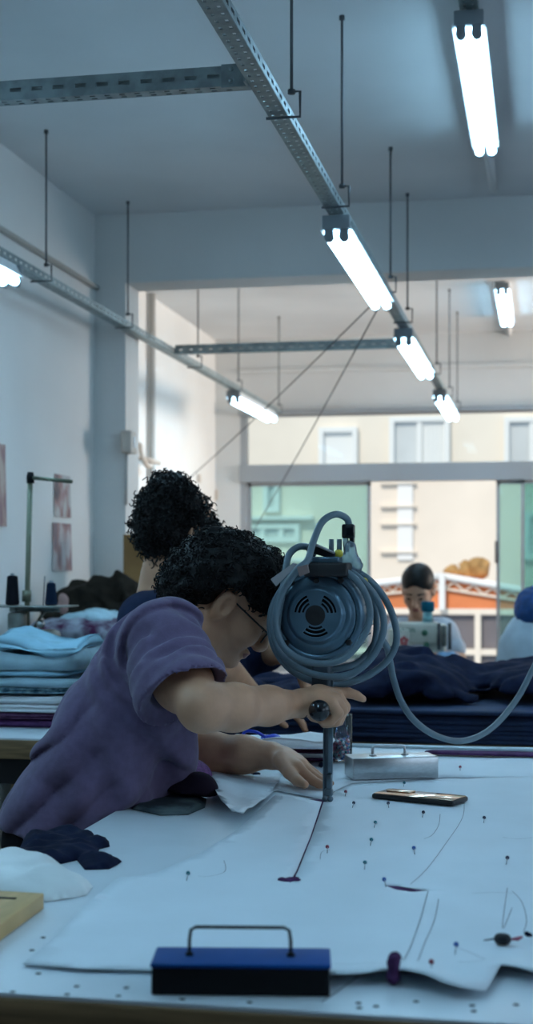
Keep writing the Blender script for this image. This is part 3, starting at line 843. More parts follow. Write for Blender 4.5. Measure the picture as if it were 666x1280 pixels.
# dark purple cloth layer below the paper
inner = [(40, 1202), (70, 1172), (108, 1134), (130, 1117), (152, 1103), (180, 1100), (250, 1072), (300, 1042), (350, 1000), (420, 1000), (520, 985), (690, 980), (780, 990), (840, 1060), (870, 1150), (800, 1206), (640, 1200), (420, 1206), (185, 1206), (90, 1206)]
Vp2, Fp2 = sheet_mesh([T(x, y, TZ + 0.001).xy for x, y in inner], 0.05, lambda x, y, d: TZ + 0.0022)
mb = MB(); mb.quads(*thicken(Vp2, Fp2, 0.0015), True)
tag(put('purple_fabric', mb, M['purple'], nofix=True), 'dark purple fabric layer peeping through the cuts under the pattern paper', 'fabric')
# small folds of it that stick out
def heap(name, px, z0, h, m, label, cat, fall=0.03, namp=0.3, ns=25, seed=0, step=0.012, group=None, pow_=0.6):
    pts = [T(x, y, z0).xy for x, y in px]
    def zf(x, y, d):
        t = min(1, d / fall); t = (1 - (1 - t) ** 2) ** pow_
        return z0 + 0.0022 + h * t * (1 + namp * nz1(x, y, ns, seed) + namp * 0.8 * (1 - 2 * abs(nz1(x, y, ns * 0.6, seed + 5))))
    V, Fc = sheet_mesh(pts, step, zf); B = [(x, y, z0 + 0.0006) for x, y, z in V]
    n = len(V); Vv, Q = list(V) + B, [tuple(f) for f in Fc] + [tuple(i + n for i in reversed(f)) for f in Fc]
    cnt = {(f[i], f[(i + 1) % 3]) for f in Fc for i in range(3)}
    for (a, b) in cnt:
        if (b, a) not in cnt: Q.append((b, a, a + n, b + n))
    mb = MB(); mb.quads(Vv, Q, True)
    return tag(put(name, mb, m, nofix=True), label, cat, group)
def lump(name, c, r, m, label, cat, amp=0.004, s=90, rot=None, seed=1.0, group=None, h=0.004):
    sd = SDF(); sd.el(c, r, rot, 0.01); sd.disp = lambda P: amp * ridg(P, s, seed)
    return tag(put(name, sd.mesh(h), m), label, cat, group)
lump('fabric_scrap', T(363, 1100, TZ + 0.006) , (0.017, 0.010, 0.0045), M['purple'], 'tiny dark purple scrap at the near end of the cut', 'fabric scrap', 0.002, 200, rotz(0.4), h=0.0015)
o_ = SDF(); p = T(491, 1227, TZ + 0.004)
o_.rc(p + Vector((0, 0.0, 0.004)), p + Vector((0.0, 0.006, 0.020)), 0.0072, 0.0066, 0.003); o_.rc(p + Vector((0.001, 0.012, 0.022)), p + Vector((0.0, 0.006, 0.020)), 0.007, 0.0066, 0.003)
o_.disp = lambda P: 0.0012 * nz(P, 500, 1)
tag(put('fabric_roll', o_.mesh(0.0014), M['purple']), 'small purple fabric roll at the front edge of the pattern paper', 'fabric scrap')

# pins
M['pinsteel'] = mat('pin steel', (0.25, 0.28, 0.32), 0.3, 0.9)
PINC = {'teal': (0.01, 0.20, 0.26), 'blue': (0.01, 0.11, 0.42), 'dark': (0.03, 0.04, 0.09), 'pink': (0.45, 0.10, 0.16), 'red': (0.28, 0.02, 0.05)}
for k, v in PINC.items(): M['pin_' + k] = mat('pin head ' + k, v, 0.3)
pins = [(442, 1007, 'dark', 6, 'beside the cut, near the cutter foot'), (485, 1007, 'dark', -3, 'just below the left end of the phone'), (529, 1018, 'dark', 4, 'below the middle of the phone'), (605, 1025, 'dark', 2, 'right of the phone'),
        (469, 1031, 'teal', 5, 'in the middle left of the paper, upper of two teal'), (464, 1053, 'teal', 4, 'in the middle left of the paper, lower of two teal'), (517, 1064, 'blue', -4, 'in the centre of the paper, with upright shaft'), (456, 1081, 'teal', 2, 'left of the slit, above it'),
        (480, 1102, 'blue', -6, 'at the left tip of the slit'), (505, 981, 'teal', 3, 'right before the silver weight'), (409, 1062, 'red', 0, 'beside the long cut'), (575, 961, 'pink', 0, 'near the far edge, right of the silver weight'),
        (432, 993, 'pink', 2, 'between cutter foot and phone'), (570, 1184, 'blue', 3, 'at the front right, with a thread'), (539, 1209, 'red', 0, 'at the front edge by the purple roll'), (634, 1077, 'dark', 5, 'at the right of the paper'), (235, 1095, 'teal', 5, 'on the left half of the paper')]
for x, y, c, sl, where in pins:
    p = T(x, y, PT); p.z = zpaper(p.x, p.y, 0.06) + 0.0036
    q = T(x - sl, y + 20 * (y - HZ) / 400, PT); q.z = zpaper(q.x, q.y, 0.06) + 0.0015
    q = p + (q - p).normalized() * 0.036; q.z = zpaper(q.x, q.y, 0.06) + 0.0012
    t = thing('dressmaker_pin', Vector((p.x, p.y, p.z - 0.003)), '%s headed pin %s' % (c, where), 'pin', 'pins in the pattern paper')
    put('pin_head', MB().ball(p, 0.0030, u=12, v=8), M['pin_' + c], t)
    put('pin_shaft', MB().tube([p, q], 0.0006, 6), M['pinsteel'], t)

# black spindle with thread at the right
p = T(628, 1173, PT + 0.008); p.z = zpaper(p.x, p.y, .05) + 0.0072
t = thing('thread_weight', p - Vector((0, 0, .007)), 'small black ribbed spindle with pink tip lying at the right on the paper', 'spindle')
mb = MB(); Mx = Matrix.Translation(p) @ Matrix.Rotation(math.radians(90), 4, 'Y') @ Matrix.Rotation(0.1, 4, 'X')
prof = [(0.0, -0.0105)] + [(0.0068 * (1 - abs(u) ** 3.0) ** 0.5 * (1 + 0.05 * math.cos(u * 40)), u * 0.0102) for u in [(i / 12 - 1) * 0.985 for i in range(25)]] + [(0.0, 0.0105)]
mb.lathe(prof, Mx, 20); put('body', mb, mat('black rubber', (0.012, 0.014, 0.02), 0.5), t)
put('needle', MB().tube([p + Vector((-0.022, 0.001, -0.003)), p + Vector((-0.008, 0, 0))], [0.0008, 0.0016], 8), M['pinsteel'], t)
put('tip', MB().tube([p + Vector((0.008, 0, 0)), p + Vector((0.018, 0.001, 0.001)), p + Vector((0.023, 0.003, 0.003))], [0.001, 0.0026, 0.0012], 8), M['pin_pink'], t)
p = T(660, 1170, PT + 0.004)
lump('thread_end', p + Vector((0, 0, 0.002)), (0.006, 0.003, 0.003), M['navy'], 'dark snippet of thread beside the black spindle at the right edge', 'thread', 0.0008, 400, rotz(-0.8), h=0.001)

# ---------------------------------------------------------------- weights
M['black_metal'] = mat('black painted iron', (0.008, 0.009, 0.011), 0.6, 0.0, spec=0.15, bump=0.1, bscale=80)
M['blue_paint'] = mat('blue painted lid', (0.003, 0.065, 0.27), 0.6, spec=0.2, var=0.15, vscale=12)
M['brushed'] = mat('brushed steel', (0.62, 0.63, 0.64), 0.28, 0.9, var=0.08, vscale=8, stretch=(2, 30, 30))
def weight(pl, pr, dep, hgt, body_m, top_m, label, hx0, hx1, hz, wr, over=0.0):
    L = (pr - pl); L.z = 0; ln = L.length; R = frame(L); n = R @ Vector((0, 1, 0)); c = (pl + pr) / 2 + n * dep / 2
    t = thing('fabric_weight', Vector((c.x, c.y, pl.z)), label, 'weight')
    put('body', MB().box(c + Vector((0, 0, hgt / 2)), (ln, dep, hgt), R, bev=0.002), body_m, t)
    if top_m is not None:
        put('lid', MB().box(c + Vector((0, 0, hgt + 0.0025)), (ln + over, dep + over * 0.3, 0.005), R, bev=0.0022), top_m, t); hgt += 0.005
    ux = R @ Vector((1, 0, 0)); a = c + ux * (hx0 - 0.5) * ln; b = c + ux * (hx1 - 0.5) * ln; up = Vector((0, 0, 1))
    pts = [a + up * (hgt - 0.004), a + up * (hgt + hz * 0.55), a + up * (hgt + hz * 0.9) + ux * 0.0015, a + up * (hgt + hz) + ux * 0.007, b + up * (hgt + hz) - ux * 0.007, b + up * (hgt + hz * 0.9) - ux * 0.0015, b + up * (hgt + hz * 0.55), b + up * (hgt - 0.004)]
    put('handle', MB().tube(pts, wr, 8), body_m if top_m is not None else M['brushed'], t)
    for q in (a, b): put('handle_foot', MB().lathe([(wr * 2.6, 0), (wr * 2.4, 0.0025), (wr * 1.2, 0.004)], Matrix.Translation(q + up * hgt), 14), body_m if top_m is not None else M['brushed'], t)
    return t
weight(T(189, 1244, TZ + 0.0006), T(412, 1246, TZ + 0.0006), 0.066, 0.028, M['black_metal'], M['blue_paint'], 'black fabric weight with blue lid and wire handle at the front edge', 0.20, 0.78, 0.030, 0.0018, 0.003)
weight(T(441, 975, PT + 0.001), T(548, 972, PT + 0.001), 0.075, 0.044, M['brushed'], None, 'silver metal fabric weight with handle behind the phone', 0.28, 0.66, 0.020, 0.003)

# phone
M['phone_gold'] = mat('glossy rose gold phone face', (0.85, 0.62, 0.45), 0.12, 0.9)
M['phone_case'] = mat('black phone case', (0.008, 0.008, 0.01), 0.4)
pl, pr = T(464, 999, PT + 0.001), T(566, 1009, PT + 0.001); L = pr - pl; L.z = 0; R = frame(L); n = R @ Vector((0, 1, 0)); c = (pl + pr) / 2 + n * 0.035
t = thing('phone', Vector((c.x, c.y, PT + 0.0012)), 'black cased phone with golden reflecting face lying on the paper', 'phone')
put('case', MB().box(c + Vector((0, 0, 0.006)), (L.length, 0.070, 0.0095), R, bev=0.0035, seg=3), M['phone_case'], t)
put('face', MB().box(c + Vector((0, 0, 0.0112)), (L.length - 0.006, 0.064, 0.0012), R, bev=0.0005), M['phone_gold'], t)
put('camera_bump', MB().box(c + R @ Vector((-L.length * 0.27, 0.012, 0.0128)), (0.05, 0.026, 0.0022), R, bev=0.001), M['phone_gold'], t)

# ---------------------------------------------------------------- board, crumpled cloths and rolls at the left
t = thing('wooden_board', (-0.72, 1.66, TZ), 'pale varnished wooden board with a slot at the lower left corner', 'board')
mb = MB(); zb = TZ + 0.001; A, B = T(55, 1136, zb), T(-18, 1190, zb)
bx0 = -0.86
out = [Vector((A.x, A.y, zb)), Vector((B.x, B.y, zb)), Vector((bx0, B.y - 0.02, zb)), Vector((bx0, A.y + 0.01, zb))]
mb.prism(out, (0, 0, 0.0205), bev=0.0015); put('board', mb, M['wood_pale'], t)
q = T(8, 1119.5, zb + 0.021); put('slot', MB().box((q.x - 0.01, q.y - 0.012, zb + 0.0208), (0.055, 0.006, 0.001)), M['hole'], t)

heap('white_bag', [(-45, 1118), (-30, 1085), (5, 1075), (30, 1072), (58, 1078), (80, 1092), (104, 1101), (116, 1110), (108, 1120), (88, 1124), (58, 1128), (25, 1124), (0, 1122)], TZ, 0.020, mat('thin white plastic bag', (0.74, 0.79, 0.79), 0.45, bump=0.15, bscale=40), 'crumpled white plastic bag beside the wooden board', 'bag', fall=0.06, namp=0.75, ns=19, seed=3, step=0.006)
heap('navy_scrap', [(18, 1075), (30, 1050), (70, 1042), (95, 1042), (118, 1046), (121, 1053), (136, 1053), (137, 1059), (124, 1062), (122, 1070), (135, 1076), (152, 1078), (146, 1082), (136, 1087), (106, 1088), (96, 1076), (70, 1082), (45, 1084)], TZ, 0.010, M['navy'], 'crumpled navy cloth scrap lying in front of the cutting man', 'fabric scrap', fall=0.03, namp=0.7, ns=34, seed=8, step=0.006)

# purple glitter cloth, dark roll, striped cloth, teal scrap behind the man's body
def slab(name, px, z0, z1, m, label, cat, amp=0.004, ns=20, seed=0, step=0.012, dome=0.0):
    return heap(name, px, z0, z1 - z0, m, label, cat, fall=0.02, namp=amp, ns=ns, seed=seed, step=step)
slab('striped_cloth', [(165, 1012), (200, 1020), (235, 1019), (256, 1010), (258, 1000), (225, 996), (180, 998)], TZ, TZ + 0.008, mat('striped teal cloth', (0.12, 0.16, 0.17), 0.9, col2=(0.04, 0.05, 0.06), vscale=14, stretch=(1, 1, 9)), 'grey teal striped cloth under the dark purple fold', 'fabric', 0.2)
sd = SDF(); a, b = W(172, 1000, 2.72), W(244, 991, 2.70)
sd.rc(a, b, 0.036, 0.041, 0.03); sd.rc(a + Vector((0.03, -0.045, -0.018)), b + Vector((-0.015, -0.035, -0.02)), 0.026, 0.024, 0.02)
sd.disp = lambda P: 0.006 * ridg(P, 28, 2) ; sd.cut((0, 0, TZ + 0.016), (0, 0, -1))
tag(put('folded_fabric', sd.mesh(0.006), mat('dark plum cloth', (0.022, 0.014, 0.028), 0.85, bump=0.1, bscale=200)), 'dark plum folded fabric beside the man on the table', 'fabric')
sd = SDF(); sd.el(W(230, 972, 2.90), (0.060, 0.07, 0.040), k=0.02); sd.el(W(205, 972, 2.95), (0.07, 0.05, 0.040), k=0.03)
sd.disp = lambda P: 0.005 * ridg(P, 30, 4); sd.cut((0, 0, TZ + 0.002), (0, 0, -1))
tag(put('glitter_fabric', sd.mesh(0.006), M['purple_glit']), 'purple glitter fabric behind the dark plum fold', 'fabric')
lump('teal_scrap', Vector((W(197, 966, 2.98).x, W(197, 966, 2.98).y, TZ + 0.040)), (0.03, 0.03, 0.038), M['teal'], 'small teal cloth bundle between the man and the glitter fabric', 'fabric scrap', 0.006, 60)
# loose white paper with a curled rim in the middle
cl_ = [(258, 948, .0), (261, 966, .012), (266, 983, .018), (276, 1001, .020), (290, 1015, .016), (304, 1020, .012), (318, 1010, .004), (338, 994, 0), (350, 975, 0), (352, 950, 0)]
co2 = [(T(x, y, TZ + 0.004 + l), l) for x, y, l in cl_]
def zcurl(x, y, d):
    w_ = [(math.exp(-((p.x - x) ** 2 + (p.y - y) ** 2) / (2 * 0.03 ** 2)), l) for p, l in co2]; sw = sum(a for a, _ in w_) + 1e-9
    return TZ + 0.0075 + sum(a * l for a, l in w_) / sw * math.exp(-(d / 0.045) ** 2)
V, Fc = sheet_mesh([(p.x, p.y) for p, l in co2], 0.014, zcurl); mb = MB(); mb.quads(*thicken(V, Fc, 0.0008), True)
tag(put('curled_paper', mb, M['paper'], nofix=True), 'loose white paper with curled rim between the plum fabric and the hand', 'paper')
# second flat paper behind the hand
sp_ = [(318, 1000), (330, 968), (350, 955), (470, 952), (640, 948), (760, 950), (760, 975), (560, 972), (440, 979), (412, 992), (404, 1000), (372, 994), (345, 989)]
Vp3, Fp3 = sheet_mesh([T(x, y, TZ + 0.001).xy for x, y in sp_], 0.05, lambda x, y, d: TZ + 0.0022 + 0.0008 * nz1(x, y, 6))
mb = MB(); mb.quads(*thicken(Vp3, Fp3, 0.001), True)
tag(put('marker_paper', mb, M['paper'], nofix=True), 'flat white marker paper along the far side of the cutting table', 'paper')
heap('ink_scrap', [(311, 970), (318, 968), (328, 969), (327, 971), (316, 972)], TZ + 0.003, 0.004, M['navy'], 'tiny navy scrap on the white paper left of the hand', 'fabric scrap', fall=0.01, step=0.006)
heap('navy_snippet', [(398, 958), (399, 955), (403, 954), (405, 957), (402, 960)], TZ + 0.003, 0.004, M['navy'], 'tiny navy snippet left of the pin jar', 'fabric scrap', fall=0.01, step=0.006)

# folded cloths at the far edge behind the hand
zz = TZ + 0.004
def fold_at(px0, px1, pyb, h, dep, m, name, label, layers, seed, wav=0.006, z=zz, cat='fabric'):
    a, b = T(px0, pyb, z), T(px1, pyb, z); c = (a + b) / 2 + Vector((0, dep / 2, 0))
    return tag(put(name, folded(c, (b - a).length, dep, h, layers, TH * 0.0, wav, seed), m), label, cat)
fold_at(300, 417, 951, 0.010, 0.16, M['purple_glit'], 'folded_cloth', 'thin purple folded cloth at the bottom of the pile by the pin jar', 1, 1, 0.002)
fold_at(306, 414, 947, 0.014, 0.15, M['white_cloth'], 'folded_cloth', 'white folded cloth between purple and maroon cloths by the pin jar', 1, 2, 0.002, zz + 0.0115)
fold_at(318, 415, 941.5, 0.016, 0.14, M['maroon'], 'folded_cloth', 'maroon folded cloth in the pile by the pin jar', 2, 3, 0.003, zz + 0.027)
fold_at(276, 411, 936, 0.016, 0.13, M['white_cloth'], 'folded_cloth', 'white folded cloth topmost in the pile left of the pin jar', 1, 4, 0.012, zz + 0.045)
zt_ = zz + 0.076
sd = SDF(); P3 = [W(x, y, 3.12) for x, y in ((331, 925), (345, 927), (362, 930))]
sd.chain(P3, [0.012, 0.014, 0.010], 0.01); sd.disp = lambda P: 0.002 * nz(P, 120)
tag(put('blue_pouch', sd.mesh(0.004), M['bluestrap']), 'bright blue pouch on the white folded cloth', 'pouch')
mb = MB(); mb.tube(spline([W(x, y, 3.08) for x, y in ((332, 922), (320, 915), (308, 914), (304, 918), (306, 925))], 8), 0.0035, 8)
tag(put('blue_strap', mb, M['bluestrap']), 'bright blue curled strap beside the blue pouch', 'strap')
lump('dark_scrap', W(362, 931, 3.16), (0.035, 0.02, 0.016), M['maroon'], 'dark crumpled scrap right of the blue pouch', 'fabric scrap', 0.003, 70)
fold_at(530, 760, 946, 0.005, 0.05, M['purple'], 'purple_strip', 'purple fabric strip along the far right edge of the cutting table', 1, 9, 0.002, TZ + 0.004)

# pin jar
M['jar_glass'] = glass_mat('clear jar glass', (0.94, 0.97, 0.99), rough=0.01, haze=(0.5, 0.65, 0.75), hz=0.06)
p = T(427, 951, TZ + 0.004); Hh = 0.104; rj = 0.0235
t = thing('glass_jar', p, 'straight clear glass jar of coloured pins behind the cutter blade', 'jar')
put('glass_wall', MB().lathe([(rj * 0.97, 0), (rj, 0.003), (rj, Hh), (rj * 0.98, Hh)], Matrix.Translation(p), 32), M['jar_glass'], t)
mb = MB(); mb.tube([p + Vector((math.cos(a) * (rj - 0.001), math.sin(a) * (rj - 0.001), Hh)) for a in [k * 2 * math.pi / 32 for k in range(32)]], 0.0016, 8, closed=True)
put('rim', mb, M['jar_glass'], t)
mb = MB(); cols = ['pin_pink', 'pin_teal', 'pin_pink', 'pin_blue', 'pinsteel', 'white_paint']
for k in range(240):
    a = rnd.uniform(0, 6.28); r = (rj - 0.0065) * math.sqrt(rnd.random()); z = 0.007 + rnd.random() * 0.04
    c = p + Vector((r * math.cos(a), r * math.sin(a), z)); mb.mi = rnd.randrange(6); mb.ball(c, 0.0034, u=8, v=6)
    d = Vector((rnd.uniform(-1, 1), rnd.uniform(-1, 1), rnd.uniform(-1, 1))).normalized() * 0.012
    e = c + d
    if (e.xy - p.xy).length < rj - 0.004 and 0.005 < e.z - p.z < 0.055: mb.mi = 4; mb.tube([c, e], 0.0005, 4)
tag(put('loose_pins', mb, [M[c] for c in cols]), 'heap of coloured dressmaking pins inside the glass jar', 'pins', kind='stuff')

# ---------------------------------------------------------------- left side: stacks, thread stand, heaps
def stack(px0, px1, pyb, dep, items):
    z = TZ + 0.001
    a, b = T(px0, pyb, TZ), T(px1, pyb, TZ); c = (a + b) / 2 + Vector((0, dep / 2, 0)); w = (b - a).length
    for i, (h, m, lab, lay, wav, dx, sc) in enumerate(items):
        tag(put('folded_fabric', folded(Vector((c.x + dx, c.y, z)), w * sc, dep * (0.9 + 0.1 * sc), h, lay, 0.05 * math.sin(i * 2), wav, i * 1.7 + 3), m), lab, 'fabric', 'folded fabrics on the side table')
        z += h * 1.06 + wav * 0.45 + 0.001
stack(-52, 99, 910, 0.34, [
    (0.018, M['purple'], 'dark purple folded fabric lowest in the side table pile', 1, 0.003, 0, 1.0),
    (0.016, mat('plum print cloth', (0.16, 0.07, 0.15), 0.9, var=0.4, vscale=50), 'plum folded fabric second from the bottom of the side table pile', 2, 0.004, 0.01, 0.98),
    (0.020, M['white_cloth'], 'lower white folded fabric in the side table pile', 2, 0.004, 0, 1.0),
    (0.022, M['white_cloth'], 'upper white folded fabric in the side table pile', 1, 0.006, -0.01, 0.97),
    (0.014, M['print'], 'dark teal printed folded fabric in the middle of the side table pile', 2, 0.005, 0.0, 0.95),
    (0.024, M['ltblue'], 'pale blue folded fabric just above the teal print', 1, 0.008, 0.01, 1.0),
    (0.010, M['ltblue2'], 'thin deeper blue folded fabric in the side table pile', 1, 0.010, -0.02, 0.95),
    (0.045, M['ltblue'], 'thick pale blue folded fabric second from the top of the pile', 1, 0.020, 0.0, 0.98),
    (0.016, M['ltblue2'], 'wavy soft blue fabric on top of the side table pile', 1, 0.034, 0.0, 0.95)])

# overlock machine with its thread stand
M['mach_grey'] = mat('worn machine enamel', (0.20, 0.21, 0.19), 0.45, 0.2, var=0.3, vscale=25)
M['brass_pole'] = mat('greenish metal pole', (0.16, 0.17, 0.12), 0.4, 0.6)
zm = 4.35
bp = W(33, 812, zm)
t = thing('overlock_machine', Vector((bp.x, bp.y, TZ)), 'overlock sewing machine with tall thread pole behind the folded pile', 'sewing machine')
mb = MB(); mb.box((bp.x + 0.03, bp.y + 0.02, TZ + 0.09), (0.24, 0.2, 0.17), bev=0.02); mb.box((bp.x + 0.05, bp.y - 0.02, TZ + 0.2), (0.11, 0.12, 0.1), bev=0.02); mb.box((bp.x - 0.01, bp.y - 0.05, TZ + 0.27), (0.05, 0.05, 0.07), bev=0.01)
put('machine_body', mb, M['mach_grey'], t)
for x, y in ((28, 790), (46, 790), (52, 780)):
    q = W(x, y, zm - 0.05); put('tension_dial', MB().lathe([(0.011, 0), (0.013, 0.01), (0.008, 0.02), (0, 0.02)], Matrix.Translation(q) @ Matrix.Rotation(math.pi / 2, 4, 'X'), 16), M['brushed'], t)
put('thread_pole', MB().tube([W(33, 830, zm), W(34, 750, zm), W(38, 592, zm)], 0.0082, 12), M['brass_pole'], t)
put('pole_collar', MB().tube([W(33.2, 752, zm), W(33.6, 738, zm)], 0.014, 12), M['brass_pole'], t)
put('pole_cap', MB().tube([W(38, 604, zm), W(38, 595, zm), W(38, 590, zm)], [0.012, 0.012, 0.009], 12), M['black_metal'], t)
put('cross_bar', MB().tube([W(38, 597, zm), W(90, 602, zm - 0.06)], 0.006, 10), M['brass_pole'], t)
q = W(36, 757, zm)
mb = MB(); mb.box((q.x - 0.02, q.y, q.z - 0.002), (0.30, 0.18, 0.004), bev=0.001); mb.box((q.x + 0.02, q.y, q.z - 0.012), (0.16, 0.02, 0.014), bev=0.003)
put('spool_plate', mb, M['mach_grey'], t)
put('spool_pin', MB().tube([W(54, 757, zm), W(56, 720, zm)], 0.0015, 6), M['rod'], t)
for x in (22, 60): put('support_arm', MB().tube([W(x - 2, 760, zm), W(33, 800, zm)], 0.005, 8), M['mach_grey'], t)
def cone(p, h, r0, r1, m, label, cat='thread cone', group='dark thread cones', tip=True):
    t = thing('thread_cone', p, label, cat, group)
    prof = [(r0 * 0.92, 0.002), (r0, 0.006)] + [(r0 + (r1 - r0) * k / 16 + 0.0006 * (k % 2), 0.006 + (h - 0.012) * k / 16) for k in range(17)] + [(r1 * 0.8, h - 0.003), (0.006, h - 0.002)]
    put('thread', MB().lathe(prof, Matrix.Translation(p), 24), m, t)
    put('core', MB().lathe([(r0 * 0.7, 0), (r0 * 0.7, 0.003), (0.006, 0.003), (0.006, h + 0.004), (0.003, h + 0.004), (0.003, 0.01)], Matrix.Translation(p), 16), M['cap'], t)
p = W(15.5, 757, zm); p.z = q.z + 0.0006; cone(p, 0.094, 0.021, 0.016, mat('black thread', (0.012, 0.012, 0.018), 0.9, bump=0.4, bscale=600), 'black thread cone left of the thread pole')
p = W(64, 757, zm); p.z = q.z + 0.0006; cone(p, 0.072, 0.019, 0.013, mat('navy thread', (0.01, 0.022, 0.05), 0.9, bump=0.4, bscale=600), 'navy thread cone right of the thread pole')

# cabinet with heaps
t = thing('wooden_cabinet', (-1.62, 5.40, 0), 'low brown wooden cabinet under the dark fabric heap', 'cabinet')
zcab = 1.055
put('carcass', MB().box((-1.62, 5.40, (zcab - 0.03) / 2), (0.66, 0.76, zcab - 0.03), bev=0.004), M['wood_edge'], t)
put('top', MB().box((-1.62, 5.40, zcab - 0.015), (0.70, 0.80, 0.03), bev=0.004), M['wood_edge'], t)
for s in (-1, 1):
    d = put('door', MB().box((-1.62 + s * 0.162, 5.011, zcab / 2 - 0.02), (0.31, 0.02, zcab - 0.12), bev=0.003), M['wood_edge'], t)
    put('handle', MB().tube([(-1.62 + s * 0.03, 4.995, 0.55), (-1.62 + s * 0.03, 4.995, 0.7)], 0.006, 8), M['brushed'], d)
def blob(name, els, m, label, cat, amp, s, seed, h=0.012, floor=None, group=None, fn=None):
    sd = SDF()
    for p, r in els: sd.el(p, r, k=0.05)
    sd.disp = fn or (lambda P: amp * ridg(P, s, seed) + amp * 0.4 * nz(P, s * 2.3, seed + 2))
    if floor is not None: sd.cut((0, 0, floor), (0, 0, -1))
    return tag(put(name, sd.mesh(h), m), label, cat, group)
zc5 = 5.35
M['heap_print'] = mat('plum and white print', (0.30, 0.32, 0.38), 0.9, vscale=16, col2=(0.06, 0.015, 0.05))
blob('print_fabric', [(W(75, 790, zc5), (0.11, 0.2, 0.05)), (W(115, 787, zc5), (0.14, 0.2, 0.055)), (W(140, 792, zc5), (0.08, 0.2, 0.05))], M['heap_print'], 'plum and white printed fabric bundle on the cabinet', 'fabric', 0.008, 35, 2, 0.01, zcab + 0.003)
blob('print_fabric', [(W(105, 775, zc5 + .02), (0.09, 0.14, 0.030)), (W(130, 773, zc5), (0.06, 0.14, 0.028))], M['ltblue'], 'pale blue cloth on the printed fabric bundle', 'fabric', 0.006, 40, 5, 0.009)
M['dark_heap'] = mat('dark brown cloth', (0.020, 0.016, 0.012), 0.9, var=0.4, vscale=20)
blob('dark_fabric', [(W(105, 752, 5.6), (0.11, 0.14, 0.09)), (W(140, 745, 5.65), (0.14, 0.14, 0.10)), (W(90, 770, 5.55), (0.12, 0.14, 0.06)), (W(150, 770, 5.6), (0.12, 0.14, 0.07))], M['dark_heap'], 'dark brown fabric heap against the corner behind the thread stand', 'fabric', 0.02, 18, 4, 0.010, 1.06, fn=lambda P: 0.018 * np.abs(np.sin(P[:, 0] * 22 + P[:, 2] * 30 + 2.5 * nz(P, 9, 2))) + 0.012 * ridg(P, 26, 4))
p = W(79, 755, 5.25); lump('pink_cloth', p, (0.022, 0.02, 0.04), mat('dusty pink cloth', (0.35, 0.22, 0.20), 0.9), 'dusty pink cloth corner beside the dark heap', 'fabric scrap', 0.005, 50)
# brown panel in the opening
pa_, pb_ = W(153, 668, 6.09), W(200, 668, 6.0)
mb = MB(); mb.box(((pa_.x + 0.19), pa_.y + 0.02, pa_.z / 2), (0.38, 0.02, pa_.z), bev=0.002)
tag(put('brown_panel', mb, mat('brown fibreboard', (0.30, 0.17, 0.07), 0.8, var=0.2, vscale=6)), 'upright brown fibreboard panel by the pillar behind the standing person', 'board')

# ---------------------------------------------------------------- navy cloth on the spreading table
zs = 0.83
n = 7
for i in range(n):
    z = zs + 0.001 + i * 0.0137; dx = 0.008 * math.sin(i * 2.1); dy = 0.004 * math.sin(i * 3.7 + 1)
    mb = folded(Vector((0.36 + dx, 4.80 + dy, z)), 3.02, 1.34, 0.0124, 1, 0, 0.0006, i * 2.3, 0.002, 96)
    tag(put('cloth_ply', mb, M['navy_lay']), ['lowest navy cloth ply', 'second navy cloth ply from below', 'third navy cloth ply from below', 'middle navy cloth ply', 'third navy cloth ply from the top', 'second navy cloth ply from the top', 'topmost navy cloth ply'][i] + ' of the stack on the rear table', 'fabric', 'navy cloth plies')
ztop = zs + 0.001 + n * 0.0137 + 0.002
sd = SDF()
zn = 4.62
for x, y, rx, rz in ((470, 850, .12, .08), (505, 838, .13, .085), (540, 848, .15, .075), (580, 866, .16, .055), (612, 874, .14, .05), (645, 856, .12, .075), (690, 848, .16, .085), (420, 862, .16, .06), (350, 866, .16, .055), (760, 855, .2, .07), (290, 868, .15, .05), (240, 872, .13, .045)):
    sd.el(W(x, y + 8, zn), (rx + 0.03, 0.43, rz + 0.035), k=0.06)
def fold_fn(P):
    a = P[:, 0] * 9 + 2.2 * np.sin(P[:, 1] * 3.3) + 1.6 * np.sin(P[:, 2] * 14 + P[:, 0] * 3)
    b = P[:, 0] * -5 + P[:, 2] * 40 + 1.5 * np.sin(P[:, 0] * 7 + 1)
    return 0.020 * np.abs(np.sin(a)) ** 0.7 + 0.012 * np.abs(np.sin(b)) + 0.010 * ridg(P, 24, 3) + 0.008 * nz(P, 12, 1)
sd.disp = fold_fn; sd.cut((0, 0, ztop + 0.004), (0, 0, -1))
tag(put('navy_heap', sd.mesh(0.012), M['navy']), 'long crumpled navy cloth heap on top of the navy plies', 'fabric')
# ---------------------------------------------------------------- straight knife cutting machine
M['motor_blue'] = mat('blue grey motor enamel', (0.115, 0.20, 0.27), 0.28, 0.45, var=0.12, vscale=14, bump=0.03, bscale=60)
M['motor_dark'] = mat('dark motor casting', (0.06, 0.08, 0.10), 0.45, 0.4, var=0.2, vscale=20)
M['black_gloss'] = mat('glossy black plastic', (0.008, 0.009, 0.012), 0.18)
M['black_soft'] = mat('matt black plastic', (0.010, 0.010, 0.012), 0.55)
M['cable'] = mat('grey rubber cable', (0.12, 0.18, 0.22), 0.42, var=0.1, vscale=20)
M['blade'] = mat('steel knife standard', (0.16, 0.21, 0.25), 0.3, 0.85, var=0.15, vscale=20)
M['tag_grey'] = mat('grey paper tag', (0.30, 0.30, 0.31), 0.6)
M['tag_brown'] = mat('brownish paper tag', (0.22, 0.16, 0.15), 0.7)
M['yellow'] = mat('yellow wire nut', (0.62, 0.52, 0.05), 0.5)
M['wrap'] = glass_mat('clear plastic wrap', (0.62, 0.72, 0.80), rough=0.12, haze=(0.42, 0.52, 0.62), hz=0.35)

